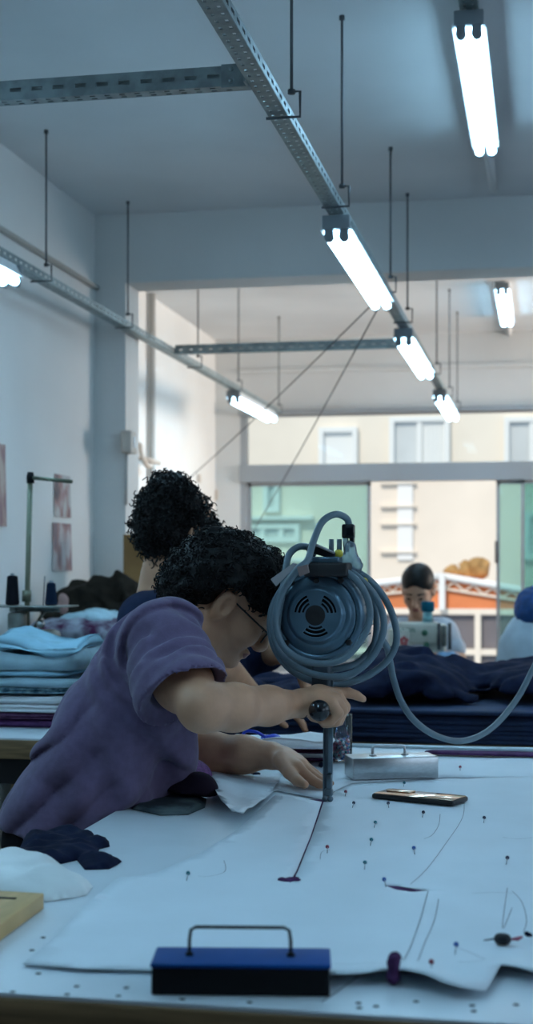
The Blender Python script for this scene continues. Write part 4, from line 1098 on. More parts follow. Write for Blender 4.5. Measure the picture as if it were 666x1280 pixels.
base = T(410, 1001, PT + 0.001); bz = PT + 0.0012
zc0 = 2.70
cut = thing('cutting_machine', Vector((base.x, base.y, bz)), 'blue grey round motor cloth cutting machine with coiled grey cable standing on the paper', 'cutting machine')
mc = W(401, 768, zc0)                               # motor axis, middle
AX = Matrix.Translation(mc) @ Matrix.Rotation(math.radians(90), 4, 'X')     # local z points to the viewer (-y)
AX = AX @ Matrix.Rotation(math.radians(-3), 4, 'Y')
# rear body of the motor: wider drum, dished front
put('motor_body', MB().lathe([(0.030, -0.125), (0.070, -0.120), (0.084, -0.095), (0.0885, -0.03), (0.0885, 0.018), (0.086, 0.030), (0.081, 0.035), (0.076, 0.035), (0.074, 0.030), (0.0, 0.030)], AX, 56), M['motor_blue'], cut)
# cooling fins along the drum
mb = MB()
for k in range(28):
    a = 2 * math.pi * k / 28; c = AX @ Vector((0.0885 * math.cos(a), 0.0885 * math.sin(a), -0.045))
    mb.box(c, (0.0035, 0.10, 0.006), Matrix.Rotation(math.pi / 2 - a, 3, 'Y') , bev=0.0008)
put('cooling_fin', mb, M['motor_dark'], cut)
# domed fan cover with slots: a lathe cut by arcs
nr, nt_ = 44, 180
prof = []
for i in range(nr + 1):
    r = 0.0160 + (0.073 - 0.0160) * i / nr
    if r < 0.047: z = 0.0490 + 0.0015 * (1 - r / 0.047)
    elif r < 0.056: u = (r - 0.047) / 0.009; z = 0.0490 - 0.007 * (3 * u * u - 2 * u ** 3)
    else: u = (r - 0.056) / 0.017; z = 0.042 - 0.010 * u ** 2
    prof.append((r, z))
V = []
for r, z in prof:
    for k in range(nt_):
        a = 2 * math.pi * k / nt_; V.append(AX @ Vector((r * math.cos(a), r * math.sin(a), z)))
Q = []
slots = [(0.0228, 0.0266), (0.0296, 0.0336), (0.0368, 0.0412)]
def slotted(r, a):
    d = math.degrees(a) % 360
    for r0, r1 in slots:
        if r0 < r < r1:
            for c, wd in ((37, 29), (143, 29), (270, 36)):
                w2 = wd - (4 if r0 < 0.024 else 0)
                if abs((d - c + 180) % 360 - 180) < w2: return True
    return False
for i in range(nr):
    for k in range(nt_):
        r = (prof[i][0] + prof[i + 1][0]) / 2; a = 2 * math.pi * (k + 0.5) / nt_
        if slotted(r, a): continue
        k2 = (k + 1) % nt_; Q.append((i * nt_ + k, i * nt_ + k2, (i + 1) * nt_ + k2, (i + 1) * nt_ + k))
o = put('fan_cover', MB().quads(V, Q, True), M['motor_blue'], cut, nofix=True)
md = o.modifiers.new('t', 'SOLIDIFY'); md.thickness = 0.002; md.offset = -1
put('cover_backing', MB().lathe([(0.0, 0.0385), (0.046, 0.0385), (0.046, 0.0375), (0.0, 0.0375)], AX, 40), M['black_soft'], cut)
put('hub_cap', MB().lathe([(0.0208, 0.046), (0.0212, 0.0505), (0.018, 0.0525), (0.006, 0.0515), (0.0, 0.050)], AX, 32), M['black_soft'], cut)
for a in (55, 128, -40, -48 + 180 + 90, 200, 90):
    r = 0.079 if a not in (90,) else 0.0635
    put('bolt', MB().lathe([(0.0062, 0.028), (0.0062, 0.0385), (0.0045, 0.040), (0.0, 0.040)], AX @ Matrix.Translation((r * math.cos(math.radians(a)), r * math.sin(math.radians(a)), 0.0 if a != 90 else 0.004)), 6, smooth=False), M['black_soft'], cut)
# switch box and terminal block on top
q = W(410, 712, 2.655)
put('switch_box', MB().box(q, (0.082, 0.07, 0.026), bev=0.004), M['black_soft'], cut)
put('terminal_lid', MB().box(W(409, 700, 2.68), (0.052, 0.06, 0.012), bev=0.003), M['motor_blue'], cut)
q = W(402, 690, 2.68); put('clamp', MB().box(q, (0.055, 0.03, 0.014), Matrix.Rotation(0.30, 3, 'Y'), bev=0.003), M['black_soft'], cut)
q = W(405, 685.5, 2.66); put('paper_tab', MB().box(q, (0.042, 0.03, 0.0035), Matrix.Rotation(0.42, 3, 'Y'), bev=0.001), M['tag_grey'], cut)
for x in (414, 424): put('capacitor', MB().tube([W(x, 696, 2.70), W(x, 674, 2.70)], 0.0048, 12), M['cable'], cut)
for x, y in ((423, 692), (454, 727)): put('wire_nut', MB().ball(W(x, y, 2.67), (0.009, 0.007, 0.008), u=12, v=8), M['yellow'], cut)
pw = SDF(); pw.rc(W(438, 684, 2.69), W(440, 712, 2.69), 0.013, 0.016, 0.01); pw.rc(W(428, 700, 2.69), W(446, 706, 2.69), 0.011, 0.012, 0.01)
pw.disp = lambda P: 0.0025 * ridg(P, 130, 2)
put('plastic_wrap', pw.mesh(0.0035), M['wrap'], cut)
mb = MB(); mb.box(W(435.5, 664, 2.70), (0.024, 0.02, 0.027), bev=0.003); mb.box(W(440, 674, 2.70), (0.009, 0.016, 0.03), bev=0.002)
put('plug', mb, M['black_gloss'], cut)
put('plug_sleeve', MB().tube([W(431.5, 671, 2.70), W(433, 690, 2.70)], 0.0055, 12), M['wrap'], cut)
# paper tags on a tie
for pts, m in ((((338, 724), (345, 733), (371, 706), (366, 704)), 'tag_grey'), (((371, 709), (384, 706), (386, 716), (374, 721)), 'tag_brown')):
    mb = MB(); mb.prism([W(x, y, 2.60) for x, y in pts], (0.001, 0.0015, 0.001)); put('paper_tag', mb, M[m], cut)
# cable: four hanging loops, two arches and the long tail, one continuous cord
def L_(px, z0, z1=None):
    n = len(px); return [W(x / 3.33 + 320, y / 3.33 + 620, z0 + ((z1 or z0) - z0) * i / max(1, n - 1)) for i, (x, y) in enumerate(px)]
arch = [W(436, 657, 2.70), W(433, 648, 2.69)] + L_([(330, 76), (275, 108), (238, 190), (214, 268)], 2.67, 2.63)
l1 = L_([(170, 310), (100, 420), (82, 540), (125, 640), (230, 694), (350, 684), (437, 600), (474, 500), (452, 400), (385, 322)], 2.615, 2.625)
t1 = L_([(300, 296), (215, 290)], 2.70, 2.72)
l2 = L_([(160, 318), (82, 440), (70, 570), (125, 680), (250, 745), (390, 742), (490, 660), (532, 540), (500, 425), (410, 328)], 2.645, 2.66)
t2 = L_([(310, 290), (220, 285)], 2.73, 2.74)
l3 = L_([(150, 330), (66, 470), (72, 620), (160, 735), (310, 787), (450, 755), (550, 680), (585, 590), (562, 480), (505, 385), (430, 322)], 2.675, 2.69)
t3 = L_([(320, 288), (225, 280)], 2.76, 2.76)
l4 = L_([(140, 330), (80, 480), (95, 640), (195, 740), (330, 765), (430, 720), (490, 620), (500, 500), (470, 400), (420, 325)], 2.71, 2.72)
t4 = L_([(330, 285), (235, 272), (238, 225), (185, 210), (140, 240), (124, 300)], 2.75, 2.66)
l5 = L_([(110, 400), (90, 560), (150, 680), (300, 720), (430, 690), (505, 600), (540, 620)], 2.66, 2.74)
tail = [W(x, y, z) for x, y, z in ((487, 825, 2.78), (492, 850, 2.80), (502, 878, 2.82), (520, 903, 2.86), (548, 921, 2.92), (580, 926, 2.99), (612, 912, 3.06), (640, 882, 3.12), (660, 848, 3.16), (690, 780, 3.2), (730, 640, 3.25), (770, 400, 3.3))]
cp = spline(arch + l1 + t1 + l2 + t2 + l3 + t3 + l4 + t4 + l5 + tail, 7)
cp.append(Vector((cp[-1].x + 0.02, cp[-1].y, ZC)))
put('power_cable', MB().tube(cp, 0.0066, 10), M['cable'], cut)

# handle with ball knob pointing at the viewer
kc = W(399, 888, 2.575)
hq = Vector((kc.x + 0.012, mc.y + 0.02, kc.z + 0.002))
put('knob', MB().ball(kc, 0.0196, u=28, v=18), M['black_gloss'], cut)
put('handle_bar', MB().tube([kc, hq], 0.0095, 14), M['black_soft'], cut)
# knife standard: plate, blade, guide and presser foot
sx = W(410.5, 900, 2.69); yst = base.y
def at_(px, py): return PY(px, py, yst)
top = at_(411, 850); bot = at_(409.5, 996)
mb = MB()
mb.prism([at_(404.5, 850) , at_(410.5, 850), at_(409.5, 996), at_(404, 996)], (0, 0.014, 0), bev=0.0008)
put('knife_standard', mb, M['motor_dark'], cut)
mb = MB(); mb.prism([at_(410.2, 850), at_(416.6, 850), at_(415, 992), at_(409.3, 992)], (0, 0.005, 0), bev=0.0006)
put('blade', mb, M['blade'], cut)
mb = MB(); mb.prism([at_(403.8, 905), at_(405.8, 905), at_(405.2, 996), at_(403.2, 996)], (0, 0.010, 0))
put('blade_guard', mb, M['blade'], cut)
mb = MB(); mb.box(at_(412, 978) + Vector((0, -0.003, 0)), (0.010, 0.012, 0.032), bev=0.002)
mb.box(at_(411, 990) + Vector((0, -0.004, 0)), (0.016, 0.016, 0.014), bev=0.003)
put('presser_foot', mb, M['blade'], cut)
for dx in (-0.004, 0.006):
    mb = MB(); mb.lathe([(0.0, 0), (0.0055, 0), (0.0055, 0.004), (0.0, 0.004)], Matrix.Translation((base.x + dx, base.y - 0.010, bz + 0.0056)) @ Matrix.Rotation(math.pi / 2, 4, 'X'), 16)
    put('roller', mb, M['blade'], cut)
bz = TZ + 0.0004
mb = MB(); mb.prism([Vector((base.x - 0.012, base.y - 0.016, bz)), Vector((base.x + 0.018, base.y - 0.016, bz)), Vector((base.x + 0.016, base.y + 0.05, bz)), Vector((base.x + 0.010, base.y + 0.13, bz)), Vector((base.x - 0.008, base.y + 0.13, bz)), Vector((base.x - 0.012, base.y + 0.05, bz))], (0, 0, 0.0012))
put('base_plate', mb, M['blade'], cut)
# neck between motor and standard
pn = Vector((mc.x + 0.004, yst + 0.005, mc.z - 0.085))
mb = MB(); mb.box((pn.x, pn.y + 0.01, (pn.z + kc.z) / 2 + 0.005), (0.036, 0.05, pn.z - kc.z + 0.02), bev=0.006)
put('neck', mb, M['motor_dark'], cut)
# ---------------------------------------------------------------- people
M['skin_a'] = mat('tan skin', (0.58, 0.30, 0.175), 0.5, var=0.12, vscale=18, bump=0.05, bscale=120)
M['skin_b'] = mat('light tan skin', (0.44, 0.25, 0.165), 0.5, var=0.1, vscale=14)
M['lip'] = mat('lip skin', (0.30, 0.12, 0.10), 0.45)
M['eye'] = mat('dark eye', (0.012, 0.010, 0.010), 0.2)
M['hair'] = mat('black curly hair', (0.006, 0.006, 0.0065), 0.5, spec=0.22)
M['shirt_purple'] = mat('dusty purple cotton', (0.150, 0.112, 0.198), 0.9, var=0.10, vscale=60, bump=0.08, bscale=300, sheen=0.2)
M['shirt_navy'] = mat('navy cotton shirt', (0.012, 0.020, 0.055), 0.9, var=0.15, vscale=30)
M['shirt_grey'] = mat('pale grey blue shirt', (0.42, 0.48, 0.55), 0.9, var=0.06, vscale=20)
M['shirt_white'] = mat('white work shirt', (0.46, 0.55, 0.62), 0.9, var=0.05, vscale=20)
M['trousers'] = mat('black trousers', (0.010, 0.010, 0.013), 0.9, var=0.2, vscale=20)
M['shoe'] = mat('black shoe', (0.015, 0.014, 0.014), 0.5)
M['cap_blue'] = mat('blue hair cap', (0.010, 0.065, 0.22), 0.7, var=0.25, vscale=40)
M['frame'] = mat('dark spectacle frame', (0.01, 0.01, 0.012), 0.25)
M['lens'] = glass_mat('spectacle lens', (0.93, 0.95, 0.96))

def head(sd, Fm, s=1.0, ears=True):
    """head in its own frame: origin between the ears, x forward, y left, z up"""
    def p(x, y, z): return tuple(Fm @ Vector((x * s, y * s, z * s)))
    R = np.array(Fm.to_3x3().normalized())
    def el(c, r, k=0.015): sd.el(p(*c), tuple(v * s for v in r), R, k * s)
    def rc(a, b, ra, rb, k=0.015): sd.rc(p(*a), p(*b), ra * s, rb * s, k * s)
    el((-0.005, 0, 0.050), (0.098, 0.076, 0.086)); el((0.042, 0, -0.008), (0.055, 0.060, 0.082), 0.03)
    for y in (-1, 1):
        rc((0.0, 0.056 * y, -0.030), (0.068, 0.020 * y, -0.080), 0.019, 0.018, 0.03)
        el((0.066, 0.040 * y, -0.018), (0.026, 0.022, 0.022), 0.03)
        rc((0.089, 0.014 * y, 0.030), (0.074, 0.052 * y, 0.034), 0.010, 0.009, 0.018)
        el((0.078, 0.032 * y, 0.010), (0.017, 0.018, 0.0125), 0.006)
        el((0.108, 0.012 * y, -0.029), (0.011, 0.009, 0.008), 0.008)
        if ears:
            el((-0.010, 0.081 * y, 0.002), (0.021, 0.012, 0.036), 0.004)
            c = p(-0.004, 0.091 * y, 0.007); rr = tuple(v * s for v in (0.0125, 0.013, 0.022))
            sd.sub(lambda P, c=c, rr=rr: d_el(P, c, rr, R), 0.004 * s)
    el((0.083, 0, -0.084), (0.020, 0.024, 0.017), 0.02)
    rc((0.094, 0, 0.026), (0.119, 0, -0.018), 0.009, 0.0125, 0.014)
    el((0.113, 0, -0.024), (0.012, 0.012, 0.010), 0.008)
    el((0.098, 0, -0.050), (0.012, 0.024, 0.0065), 0.007); el((0.096, 0, -0.060), (0.012, 0.021, 0.0075), 0.006)
    return p
def head_paint(me, Fm, s, extra=None):
    Mi = np.array(Fm.inverted())
    def fn(C):
        q = (C @ Mi[:3, :3].T + Mi[:3, 3]) / s; out = np.zeros(len(q), dtype=int)
        ay = np.abs(q[:, 1])
        out[(((q[:, 0] - 0.09) / 0.03) ** 2 + ((ay - 0.032) / 0.013) ** 2 + ((q[:, 2] - 0.009) / 0.0055) ** 2) < 1] = 2
        out[(((q[:, 0] - 0.10) / 0.03) ** 2 + ((ay - 0.034) / 0.022) ** 2 + ((q[:, 2] - 0.036 + 0.1 * (ay - 0.03)) / 0.005) ** 2) < 1] = 2
        out[(((q[:, 0] - 0.104) / 0.02) ** 2 + ((q[:, 1]) / 0.024) ** 2 + ((q[:, 2] + 0.055) / 0.010) ** 2) < 1] = 1
        return out
    paint(me, fn)
def hframe(o, fwd, up):
    x = Vector(fwd).normalized(); z = Vector(up); y = z.cross(x).normalized(); z = x.cross(y)
    m = Matrix((x, y, z)).transposed().to_4x4(); m.translation = Vector(o); return m

def curls(base_me, n, seed, keep, length, rad, tr, mb=None, droop=0.4, taps=12):
    "corkscrew locks grown from a hair volume"
    mb = mb or MB(); r = random.Random(seed)
    polys = base_me.polygons; N = len(polys); c = 0; guard = 0
    while c < n and guard < n * 6:
        guard += 1
        f = polys[r.randrange(N)]; p = f.center.copy(); nrm = f.normal.copy()
        if not keep(p, nrm): continue
        c += 1
        t = (nrm * r.uniform(0.25, 0.9) + Vector((r.uniform(-1, 1), r.uniform(-1, 1), r.uniform(-1, 1) - droop))).normalized()
        e1 = t.orthogonal().normalized(); e2 = t.cross(e1)
        L = length * r.uniform(0.5, 1.25); R = rad * r.uniform(0.6, 1.3); ph = r.uniform(0, 6.28); tw = r.choice((-1, 1)) * r.uniform(6, 10)
        bend = Vector((0, 0, -1)) * droop * L * 0.5 - nrm * L * 0.25
        pts = [p - nrm * R * 0.4 + t * (L * u) + bend * u * u + (e1 * math.cos(ph + tw * u) + e2 * math.sin(ph + tw * u)) * R * (0.5 + 0.5 * u) for u in [k / taps for k in range(taps + 1)]]
        mb.tube(pts, [tr * (1 - 0.5 * (k / taps)) for k in range(taps + 1)], 4, caps=False)
    return mb

def join_hair(me, mb):
    "core volume plus its locks as one mesh"
    mb.bm.from_mesh(me); return mb

# ============ 1. the man at the cutter (camera px -> world by depth) ============
man = thing('person', (-0.98, 2.72, 0), 'curly haired person in dusty purple t-shirt bending over the table guiding the cutting machine', 'person')
ear = W(279, 756, 2.72)                                  # near (right) ear
fwd2 = Vector((0.72, 0.30, -0.62))
upv = Vector((0.62, 0.10, 0.78))
Fh = hframe((0, 0, 0), fwd2, upv); lefty = Fh.to_3x3() @ Vector((0, 1, 0))
Fh.translation = ear + lefty * 0.075 - Fh.to_3x3() @ Vector((-0.012, 0, 0.002))
b = SDF(); HP = head(b, Fh, 0.94)
hb = Vector(HP(-0.03, 0, -0.035))
nb = W(215, 803, 2.76)
b.chain([hb, hb.lerp(nb, 0.5), nb], [0.056, 0.055, 0.062], 0.03)
b.rc(Vector(HP(0.02, 0, -0.06)), W(238, 815, 2.74), 0.040, 0.045, 0.03)
# torso core, kept inside the shirt
b.chain([W(200, 800, 2.68), W(200, 800, 2.84)], [0.05, 0.05], 0.05)
b.chain([W(195, 815, 2.76), W(150, 905, 2.77), W(105, 985, 2.77), W(78, 1050, 2.77)], [0.070, 0.065, 0.070, 0.085], 0.06)
# legs down to the floor
hipn, hipf = W(72, 1062, 2.68), W(72, 1062, 2.86)
for hp, dx in ((hipn, -0.02), (hipf, 0.06)):
    kn = Vector((hp.x + 0.05 + dx, hp.y - 0.02, 0.47)); an = Vector((hp.x + dx - 0.02, hp.y, 0.08))
    b.chain([hp, kn, an], [0.072, 0.048, 0.032], 0.03); b.rc(an, an + Vector((0.13, 0, -0.045)), 0.032, 0.026, 0.03)
    hp.freeze() if False else None
# near (right) arm
S1, E1, W1 = W(212, 812, 2.61), W(253, 885, 2.42), W(371, 880, 2.615)
b.chain([S1, W(228, 853, 2.52), E1], [0.048, 0.048, 0.040], 0.03)
b.chain([E1, W(292, 884, 2.465), W(335, 882, 2.545), W1], [0.0385, 0.0395, 0.033, 0.0245], 0.02)
# right hand closed round the handle
kn_ = {'pinky': W(414, 879, 2.598), 'ring': W(419, 874, 2.622), 'middle': W(421, 870, 2.646), 'index': W(420, 867, 2.668)}
for i, (k_, q) in enumerate(kn_.items()):
    b.chain([W1 + (q - W1) * 0.12, W1 + (q - W1) * 0.55 + Vector((0, 0, 0.004)), q], [0.0205, 0.0185, 0.0125], 0.012)
def finger(sd, pts, rs): sd.chain(pts, rs, 0.004)
finger(b, [kn_['pinky'], W(423, 891, 2.600), W(413, 902, 2.600), W(402, 902, 2.602)], [0.0112, 0.0096, 0.0088, 0.0078])
finger(b, [kn_['ring'], W(428, 887, 2.624), W(420, 902, 2.622), W(405, 905, 2.622)], [0.0120, 0.0102, 0.0095, 0.0085])
finger(b, [kn_['middle'], W(431, 884, 2.648), W(423, 901, 2.646), W(408, 905, 2.644)], [0.0122, 0.0106, 0.0098, 0.0088])
finger(b, [kn_['index'], W(435, 866, 2.672), W(445, 869, 2.675), W(454, 874, 2.676)], [0.0118, 0.0102, 0.0090, 0.0072])
b.chain([W(385, 884, 2.655), W(394, 893, 2.672), W(406, 899, 2.682), W(418, 903, 2.684)], [0.016, 0.0135, 0.0112, 0.0090], 0.008)
# far (left) arm and flat hand
S2, E2, W2 = W(215, 815, 2.88), W(222, 944, 3.02), W(337, 944, 2.93)
b.chain([S2, W(212, 880, 2.97), E2], [0.050, 0.050, 0.044], 0.03)
b.chain([E2, W(262, 943, 3.00), W(305, 943, 2.96), W2], [0.045, 0.046, 0.037, 0.028], 0.02)
kl = {'index': W(371, 958, 2.845), 'middle': W(376, 956, 2.868), 'ring': W(377, 954, 2.892), 'pinky': W(374, 951, 2.914)}
tips = {'index': (W(390, 975, 2.825), W(399, 982, 2.815), W(407, 988, 2.808)), 'middle': (W(393, 971, 2.850), W(404, 979, 2.838), W(413, 984.5, 2.830)),
        'ring': (W(393, 967, 2.876), W(403, 974, 2.866), W(411, 979.5, 2.858)), 'pinky': (W(387, 963, 2.902), W(395, 969, 2.894), W(402, 975, 2.888))}
for k_, q in kl.items():
    b.chain([W2 + (q - W2) * 0.1, W2 + (q - W2) * 0.5, q], [0.0215, 0.0185, 0.0125], 0.012)
    r0 = {'index': .0106, 'middle': .0108, 'ring': .0102, 'pinky': .0090}[k_]
    tp_ = [p.copy() for p in tips[k_]]
    for p, rr in zip(tp_, (r0 * .95, r0 * .85, r0 * .75)): p.z = max(p.z, PT + 0.002 + rr)
    finger(b, [q] + tp_, [r0 * 1.1, r0 * .95, r0 * .85, r0 * .72])
th_ = [W(352, 950, 2.88), W(362, 966, 2.83), W(372, 976, 2.80), W(381, 981, 2.785)]
for p in th_[2:]: p.z = max(p.z, PT + 0.012)
finger(b, th_, [0.019, 0.0135, 0.0112, 0.0085])
me = b.mesh(0.0042, 'body'); head_paint(me, Fh, 0.94)
put('body', me, [M['skin_a'], M['lip'], M['eye']], man)

# t-shirt
s = SDF()
s.chain([W(203, 799, 2.62), W(203, 799, 2.90)], [0.070, 0.070], 0.05)
s.chain([W(181, 850, 2.69), W(181, 850, 2.86)], [0.102, 0.102], 0.06)
s.chain([W(147, 912, 2.69), W(147, 912, 2.86)], [0.106, 0.106], 0.07)
s.chain([W(119, 972, 2.69), W(119, 972, 2.86)], [0.110, 0.110], 0.07)
s.chain([W(95, 1018, 2.70), W(95, 1018, 2.86)], [0.121, 0.121], 0.07)
s.chain([W(82, 1060, 2.70), W(82, 1060, 2.86)], [0.125, 0.125], 0.07)
s.rc(W(226, 905, 2.70), W(215, 960, 2.72), 0.035, 0.045, 0.06)
s.chain([W(206, 805, 2.615), W(223, 848, 2.53), W(231, 868, 2.49), W(240, 890, 2.45)], [0.071, 0.071, 0.073, 0.075], 0.035)      # near sleeve
s.chain([W(213, 815, 2.89), W(212, 870, 2.96), W(214, 905, 2.985)], [0.068, 0.064, 0.060], 0.03)        # far sleeve
def fold1(P):
    "creases: rings round the sleeve, drag lines from the shoulder, gathers at the hem"
    c = np.array(W(207, 806, 2.615)); r = np.sqrt(((P - c) ** 2).sum(1))
    sl = 0.005 * np.sin(r * 190 + 2.5 * nz(P, 14, 1)) * np.exp(-((r - 0.10) / 0.055) ** 2)
    hm = np.array(W(70, 985, 2.62)); ax = np.array(Vector((0.80, 0, 0.60)).normalized())
    t = (P - hm) @ ax
    he = 0.009 * (1 - 2 * np.abs(np.sin((P - hm) @ np.array([34.0, 8.0, -30.0]) + 1.8 * nz(P, 8, 3))) ** 0.7) * np.exp(-(t / 0.13) ** 2)
    gen = 0.005 * nz(P, 22, 5) + 0.005 * ridg(P, 26, 2)
    lf = 0.010 * np.sin((P - hm) @ np.array([70.0, 10.0, 22.0]) + 1.5 * nz(P, 7, 2)) * np.exp(-(((P - np.array(W(190, 950, 2.62))) ** 2).sum(1)) / 0.03)
    rs = np.sqrt(((P - np.array(W(212, 820, 2.57))) ** 2).sum(1)); seam = 0.006 * np.exp(-((rs - 0.088) / 0.006) ** 2) * (P[:, 2] > W(0, 850, 2.55).z)
    return sl + he + gen + lf + seam
s.disp = None
hs = (W(252, 836, 2.47) + W(183, 876, 2.50)) / 2
hn = (Vector((CT, ST, 0)) * 0.50 + Vector((0, 0, -0.80)) + Vector((ST, -CT, 0)) * 0.34).normalized()
# sleeve hem and opening
def hemcut(P):
    q = P - np.array(hs); d = -(q @ np.array(hn)); far = 0.14 - np.sqrt((q * q).sum(1))
    return np.maximum(d, -far)
ha2 = W(214, 905, 2.985); hn2 = Vector((0.06, 0.1, -1)).normalized()
armd = lambda P: np.minimum(d_rc(P, W(226, 856, 2.515), E1, 0.060, 0.060), d_rc(P, W(221, 842, 2.535), W(226, 856, 2.515), 0.03, 0.060))
class Shirt(SDF):
    def ev(self, P):
        d = SDF.ev(self, P)
        d = d + fold1(P)
        q = P - np.array(hs)
        # only the sleeve side of the body: cut beyond the hem inside a ball around the arm
        ball = np.sqrt(((P - np.array(hs + hn * 0.075)) ** 2).sum(1)) - 0.098
        beyond = -(q @ np.array(hn))
        d = np.maximum(d, -np.maximum(ball, beyond))
        d = np.maximum(d, -armd(P))                                       # opening round the arm
        q2 = P - np.array(ha2); ball2 = np.sqrt(((P - np.array(ha2 + hn2 * 0.07)) ** 2).sum(1)) - 0.085
        d = np.maximum(d, -np.maximum(ball2, -(q2 @ np.array(hn2))))
        # neck opening
        d = np.maximum(d, -d_rc(P, W(226, 800, 2.76), W(275, 770, 2.72), 0.066, 0.085))
        # bottom hem
        hp = np.array(W(90, 1037, 2.70)); nn = np.array(Vector((-0.10, 0, -1)).normalized())
        d = np.maximum(d, (P - hp) @ nn)
        return d
s.__class__ = Shirt
put('t_shirt', s.mesh(0.0048, 't_shirt'), M['shirt_purple'], man)
# trousers
t_ = SDF()
t_.chain([W(84, 1030, 2.70), W(84, 1030, 2.86)], [0.105, 0.105], 0.06)
for hp, dx in ((W(72, 1062, 2.68), -0.02), (W(72, 1062, 2.86), 0.06)):
    kn = Vector((hp.x + 0.05 + dx, hp.y - 0.02, 0.47)); an = Vector((hp.x + dx - 0.02, hp.y, 0.10))
    t_.chain([hp, kn, an], [0.098, 0.070, 0.058], 0.05)
t_.cut((0, 0, 0.085), (0, 0, -1)); t_.disp = lambda P: 0.004 * ridg(P, 20, 1)
put('trousers', t_.mesh(0.010), M['trousers'], man)
for hp, dx in ((W(72, 1062, 2.68), -0.02), (W(72, 1062, 2.86), 0.06)):
    an = Vector((hp.x + dx - 0.02, hp.y, 0.10)); q = SDF()
    q.rc(an + Vector((0, 0, -0.055)), an + Vector((0.15, 0, -0.062)), 0.045, 0.040, 0.03); q.rc(an, an + Vector((0, 0, -0.05)), 0.042, 0.046, 0.03)
    q.cut((0, 0, 0.001), (0, 0, -1)); put('shoe', q.mesh(0.007), M['shoe'], man)
# hair
h_ = SDF(); RH = np.array(Fh.to_3x3())
for c, r in (((-0.020, 0, 0.070), (0.094, 0.090, 0.074)), ((-0.068, 0, 0.038), (0.072, 0.084, 0.072)), ((-0.086, 0, -0.015), (0.054, 0.072, 0.056)), ((0.028, 0, 0.085), (0.062, 0.080, 0.056)), ((0.056, 0, 0.066), (0.038, 0.068, 0.040))):
    h_.el(HP(*c), r, RH, 0.03)
def _face(P):
    return np.minimum(d_el(P, HP(0.085, 0, -0.02), (0.065, 0.082, 0.075), RH), d_el(P, HP(0.004, -0.085, 0.003), (0.034, 0.06, 0.044), RH))
h_.sub(_face, 0.012); h_.disp = lambda P: 0.007 * nz(P, 75, 3) + 0.004 * nz(P, 160, 1)
hm = h_.mesh(0.0055, 'hair')
fc = Vector(HP(0.10, 0, -0.03))
mb = curls(hm, 2300, 5, lambda p, n: (p - fc).length > 0.075 and (p - Vector(HP(0.0, -0.085, 0.0))).length > 0.046, 0.017, 0.0055, 0.0018, droop=0.25)
mb.bm.from_mesh(hm)
put('hair', mb, M['hair'], man, nofix=True)['kind'] = 'stuff'
# thin dark cord round the right wrist
wc = W(376, 880, 2.618); ax_ = (W(390, 878, 2.632) - W1).normalized(); e1_ = ax_.orthogonal().normalized(); e2_ = ax_.cross(e1_)
put('wrist_cord', MB().tube([wc + (e1_ * math.cos(a) + e2_ * math.sin(a)) * 0.0268 for a in [k * 2 * math.pi / 36 for k in range(36)]], 0.0011, 6, closed=True), M['frame'], man)
# spectacles
R3 = Fh.to_3x3(); mb = MB(); lens = MB()
for y in (-1, 1):
    ring = []
    for k in range(28):
        a = 2 * math.pi * k / 28; c_, s_ = math.cos(a), math.sin(a)
        ring.append(Vector(HP(0.112 - 0.010 * abs(0.034 * y + 0.026 * c_ * 1.0) / 0.05, 0.034 * y + 0.026 * math.copysign(abs(c_) ** 0.8, c_), 0.006 + 0.019 * math.copysign(abs(s_) ** 0.8, s_))))
    mb.tube(ring, 0.0016, 6, closed=True)
    cc = sum(ring, Vector()) / 28; lens.quads([cc] + ring, [(0, k + 1, (k + 1) % 28 + 1) for k in range(28)], True)
    mb.tube([Vector(HP(0.103, 0.061 * y, 0.012)), Vector(HP(0.06, 0.076 * y, 0.016)), Vector(HP(-0.005, 0.080 * y, 0.022)), Vector(HP(-0.028, 0.080 * y, 0.004))], 0.0018, 6)
mb.tube([Vector(HP(0.112, -0.010, 0.010)), Vector(HP(0.116, 0, 0.013)), Vector(HP(0.112, 0.010, 0.010))], 0.0015, 6)
gl = put('spectacles', mb, M['frame'], man); put('lens', lens, M['lens'], gl, nofix=True)

# ============ 2. the person behind, back turned ============
p2 = thing('person', (-1.02, 3.75, 0), 'standing person with tall dark curly hair and navy shirt seen from behind', 'person')
Z2 = 3.80
b = SDF()
f2 = Vector((0.55, 0.80, -0.30)); F2 = hframe(W(222, 668, Z2 + 0.02), f2, (0.25, 0.25, 0.9)); HP2 = head(b, F2, 0.95)
nk = W(196, 752, Z2); b.chain([Vector(HP2(-0.03, 0, -0.04)), W(203, 722, Z2), nk], [0.054, 0.052, 0.060], 0.03)
b.chain([W(200, 780, Z2 - 0.05), W(285, 800, Z2 + 0.13)], [0.06, 0.06], 0.05); b.chain([W(235, 790, Z2 + 0.03), W(238, 870, Z2 + 0.04), W(225, 960, Z2)], [0.09, 0.10, 0.10], 0.06)
hips = W(222, 985, Z2)
for dy in (-0.09, 0.09):
    hp = hips + Vector((0, dy, 0)); b.chain([hp, Vector((hp.x + 0.02, hp.y, 0.45)), Vector((hp.x - 0.02, hp.y, 0.08))], [0.075, 0.05, 0.034], 0.03)
    b.rc(Vector((hp.x - 0.02, hp.y, 0.07)), Vector((hp.x + 0.12, hp.y + 0.03, 0.035)), 0.032, 0.026, 0.02)
